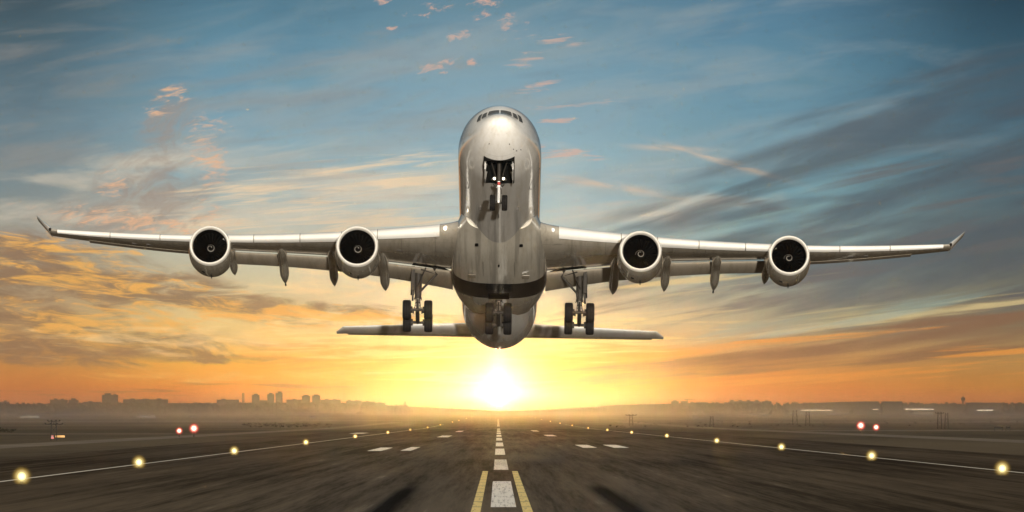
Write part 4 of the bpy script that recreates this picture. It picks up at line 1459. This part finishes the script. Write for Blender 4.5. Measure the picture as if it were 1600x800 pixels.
# parked airliners and vans in the mist
def parked(px, Y, sc_, ang, label):
    root = empty('parked_airliner', ((px - VX) * Y / F, Y, gz(Y) + .05))
    root.rotation_euler = (0, 0, R(ang))
    root.scale = (sc_,) * 3
    prof = [(-18, .1), (-17.2, 1.0), (-15.5, 1.7), (-13, 2.0), (8, 2.0), (13, 1.5), (17, .7), (18.5, .2)]
    rings = []
    for y_, r_ in prof:
        up = 0 if y_ < 8 else (2.0 - r_) * .7
        rings.append([(y_, r_ * math.cos(a), 3.9 + up + r_ * math.sin(a)) for a in [2 * math.pi * i / 16 for i in range(16)]])
    MB().loft(rings).build('fuselage', M['white_body'], root)
    for q in (-1, 1):
        MB().loft([[(-3, q * 1.5, 3.0), (4.5, q * 1.5, 3.0), (4.5, q * 1.5, 3.5), (-3, q * 1.5, 3.6)], [(6, q * 17, 4.6), (7.5, q * 17, 4.6), (7.5, q * 17, 4.75), (6, q * 17, 4.75)]]).build('wing', M['white_body'], root, smooth=False)
        MB().lathe([(-2.2, 1.0), (-1.5, 1.1), (1.0, .9), (1.8, .6)], 'x', (-1.5, q * 5.7, 2.3), 14, cap0=True, cap1=True).build('engine', M['white_body'], root)
        MB().loft([[(13.5, q * .5, 4.8), (17, q * .5, 4.8), (17, q * .5, 5.0), (13.5, q * .5, 5.0)], [(16.5, q * 6.2, 5.4), (18, q * 6.2, 5.4), (18, q * 6.2, 5.5), (16.5, q * 6.2, 5.5)]]).build('tailplane', M['white_body'], root, smooth=False)
    MB().loft([[(11.5, -.15, 5.4), (17.5, -.15, 5.4), (17.5, .15, 5.4), (11.5, .15, 5.4)], [(16.5, -.08, 11.3), (19, -.08, 11.3), (19, .08, 11.3), (16.5, .08, 11.3)]]).build('tail_fin', M['shed'], root, smooth=False)
    for x_, y_ in ((-13, 0), (1.5, -3), (1.5, 3)):
        MB().tube((x_, y_, .4), (x_, y_, 2.6), .15, .15, 6).tube((x_, y_ - .4, .5), (x_, y_ + .4, .5), .5, .5, 12).build('wheel_leg', M['mast'], root)
    tag(root, label, 'airplane', 'airliners parked in the mist on the right')


parked(1188, 5200, .62, 12, 'small pale airliner parked leftmost in the mist right of the sun')
parked(1248, 5600, .78, 168, 'pale airliner parked second from the left in the mist')
parked(1312, 5600, .78, 10, 'pale airliner parked third from the left, below the curved terminal')
parked(1440, 5900, .7, 172, 'pale airliner parked farthest right, below the control tower side')


def van(px, Y, ln, label, name='service_van', m='white_body'):
    root = empty(name, ((px - VX) * Y / F, Y, gz(Y) + .05))
    a = [(-ln / 2, .4), (-ln / 2, 1.2), (-ln / 2 + .9, 1.4), (-ln / 2 + 1.5, 2.3), (ln / 2, 2.3), (ln / 2, .4)]
    MB().loft([[(x, -1, z) for x, z in a], [(x, 1, z) for x, z in a]]).build('body', M[m], root, smooth=False)
    for x_ in (-ln / 2 + 1, ln / 2 - 1):
        MB().tube((x_, -1.05, .38), (x_, 1.05, .38), .38, .38, 12).build('wheel', M['tyre'], root)
    MB().loft([[(x, -1.02, z) for x, z in ((-ln / 2 + 1.0, 1.45), (-ln / 2 + 1.5, 2.15), (-ln / 2 + 2.5, 2.15), (-ln / 2 + 2.5, 1.45))], [(x, -1.03, z) for x, z in ((-ln / 2 + 1.0, 1.45), (-ln / 2 + 1.5, 2.15), (-ln / 2 + 2.5, 2.15), (-ln / 2 + 2.5, 1.45))]]).build('window', M['window_glass'], root, smooth=False)
    tag(root, label, 'van', 'service vans far off in the mist')


van(488, 4600, 5.5, 'pale service van far left of the sun beneath the stepped-down blocks')
van(300, 4900, 6, 'pale service van in the mist below the long low left block')
van(46, 4700, 17, 'long pale service truck at the far left in the mist', 'service_truck')
van(228, 5000, 17, 'long pale service truck in the mist beneath the broad tower', 'service_truck')
van(1085, 4900, 6, 'pale service van in the mist right of the small square towers')

# ------------------------------------------------------------------ hills and tree belt
def hills(name, outline, Y, depth, m, jitter=0.0, step=2.0, kind='structure'):
    """ridge whose crest follows the outline (photo px) at distance Y, with a rounded cross section"""
    xs_ = np.arange(outline[0][0], outline[-1][0] + .1, step)
    ox = [p[0] for p in outline]
    oy = [p[1] for p in outline]
    rnd = random.Random(5)
    rows = [(-1.0, 0.0), (-.7, .35), (-.35, .8), (0, 1.0), (.5, .7), (1.0, 0)]
    v, f = [], []
    for x in xs_:
        yt = float(np.interp(x, ox, oy)) - jitter * (rnd.random() - .5) * 2
        for a, k_ in rows:
            Yr = Y + a * depth
            zt = H + (VY - yt) * Y / F
            g0 = gz(Yr) - 2
            v.append(((x - VX) * Y / F, Yr, g0 + (zt - g0) * k_))
    nr = len(rows)
    for i in range(len(xs_) - 1):
        for j in range(nr - 1):
            f.append((i * nr + j, i * nr + j + 1, (i + 1) * nr + j + 1, (i + 1) * nr + j))
    return tag(mesh_obj(name, v, f, m), kind=kind)


hills('hills', [(-400, 634), (0, 631), (120, 631), (200, 629), (300, 630), (420, 629), (540, 630), (605, 633), (640, 635.5), (704, 638), (780, 642), (850, 641), (897, 638), (930, 635.5), (968, 632.5), (1033, 631), (1078, 630), (1092, 628.5), (1105, 630), (1125, 633), (1200, 633.5), (1400, 634.5), (1560, 633), (1600, 633), (2000, 636)], 9300, 700, M['hill'], 0.25)

# tree belt: overlapping ragged crowns in front of the blocks
rnd = random.Random(11)
mb = MB()
for i in range(900):
    px = rnd.uniform(-60, 640) if i % 2 else rnd.uniform(1075, 1660)
    Y = rnd.uniform(8450, 8800)
    sc_ = Y / F
    top = rnd.uniform(628.5, 634)
    if 600 < px < 640: top += 4
    X = (px - VX) * sc_
    zt = H + (VY - top) * sc_
    r_ = rnd.uniform(3, 7)
    zb = gz(Y)
    rings = []
    n_ = 7
    for k_, q in ((0, .5), (.35, 1.0), (.7, .85), (1, .25)):
        rings.append([(X + r_ * q * rnd.uniform(.7, 1.15) * math.cos(2 * math.pi * j / n_), Y + r_ * q * math.sin(2 * math.pi * j / n_), zb + (zt - zb) * (.12 + .88 * k_) + rnd.uniform(-.8, .8)) for j in range(n_)])
    mb.loft(rings)
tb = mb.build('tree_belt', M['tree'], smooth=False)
tag(tb, 'dark misty belt of trees along the foot of the town', 'trees', kind='stuff')

# low shrubs on the grass beside the runway
mb = MB()
for i in range(420):
    if i < 60:
        px, Y = rnd.uniform(-20, 24), rnd.uniform(1300, 1500)
    elif i < 240:
        px, Y = rnd.uniform(380, 520), rnd.uniform(2000, 2700)
    else:
        px, Y = rnd.uniform(950, 1650), rnd.uniform(2000, 3600)
    X = (px - VX) * Y / F
    r_ = rnd.uniform(.25, .8)
    for j in range(7):
        a, b = rnd.uniform(0, 6.28), rnd.uniform(.2, 1)
        c0 = Vector((X + r_ * b * math.cos(a), Y + r_ * b * math.sin(a), gz(Y) + rnd.uniform(.1, .9) * r_))
        d1 = Vector((rnd.uniform(-1, 1), rnd.uniform(-1, 1), rnd.uniform(-.3, 1))) * r_ * .5
        d2 = Vector((rnd.uniform(-1, 1), rnd.uniform(-1, 1), rnd.uniform(0, 1))) * r_ * .5
        mb.add([c0, c0 + d1, c0 + d1 + d2, c0 + d2], [(0, 1, 2, 3)])
sh = mb.build('shrubs', M['tree'], smooth=False)
tag(sh, 'scattered low dark shrubs on the dry grass beside the runway', 'shrubs', kind='stuff')

# ------------------------------------------------------------------ haze
def volume_mat(name, colr, dens, g):
    m = bpy.data.materials.new(name)
    m.use_nodes = True
    nt = m.node_tree
    nt.nodes.clear()
    vol = nt.nodes.new('ShaderNodeVolumePrincipled')
    vol.inputs['Color'].default_value = (*colr, 1)
    vol.inputs['Density'].default_value = dens
    vol.inputs['Anisotropy'].default_value = g
    o = nt.nodes.new('ShaderNodeOutputMaterial')
    nt.links.new(vol.outputs[0], o.inputs['Volume'])
    return m


hz = MB().box((0, 7300, 34), (22000, 19000, 70)).build('haze', volume_mat('haze_air', (0.80, 0.73, 0.66), 5.0e-5, 0.972), smooth=False)
tag(hz, 'thin brownish haze lying over the whole airfield and town', 'haze', kind='stuff')
ms = MB().box((0, 4950, 6.0), (17000, 6700, 14)).build('ground_mist', volume_mat('mist_air', (0.86, 0.79, 0.73), 1.7e-4, 0.92), smooth=False)
tag(ms, 'pale low mist bank hiding the foot of the town', 'mist', kind='stuff')
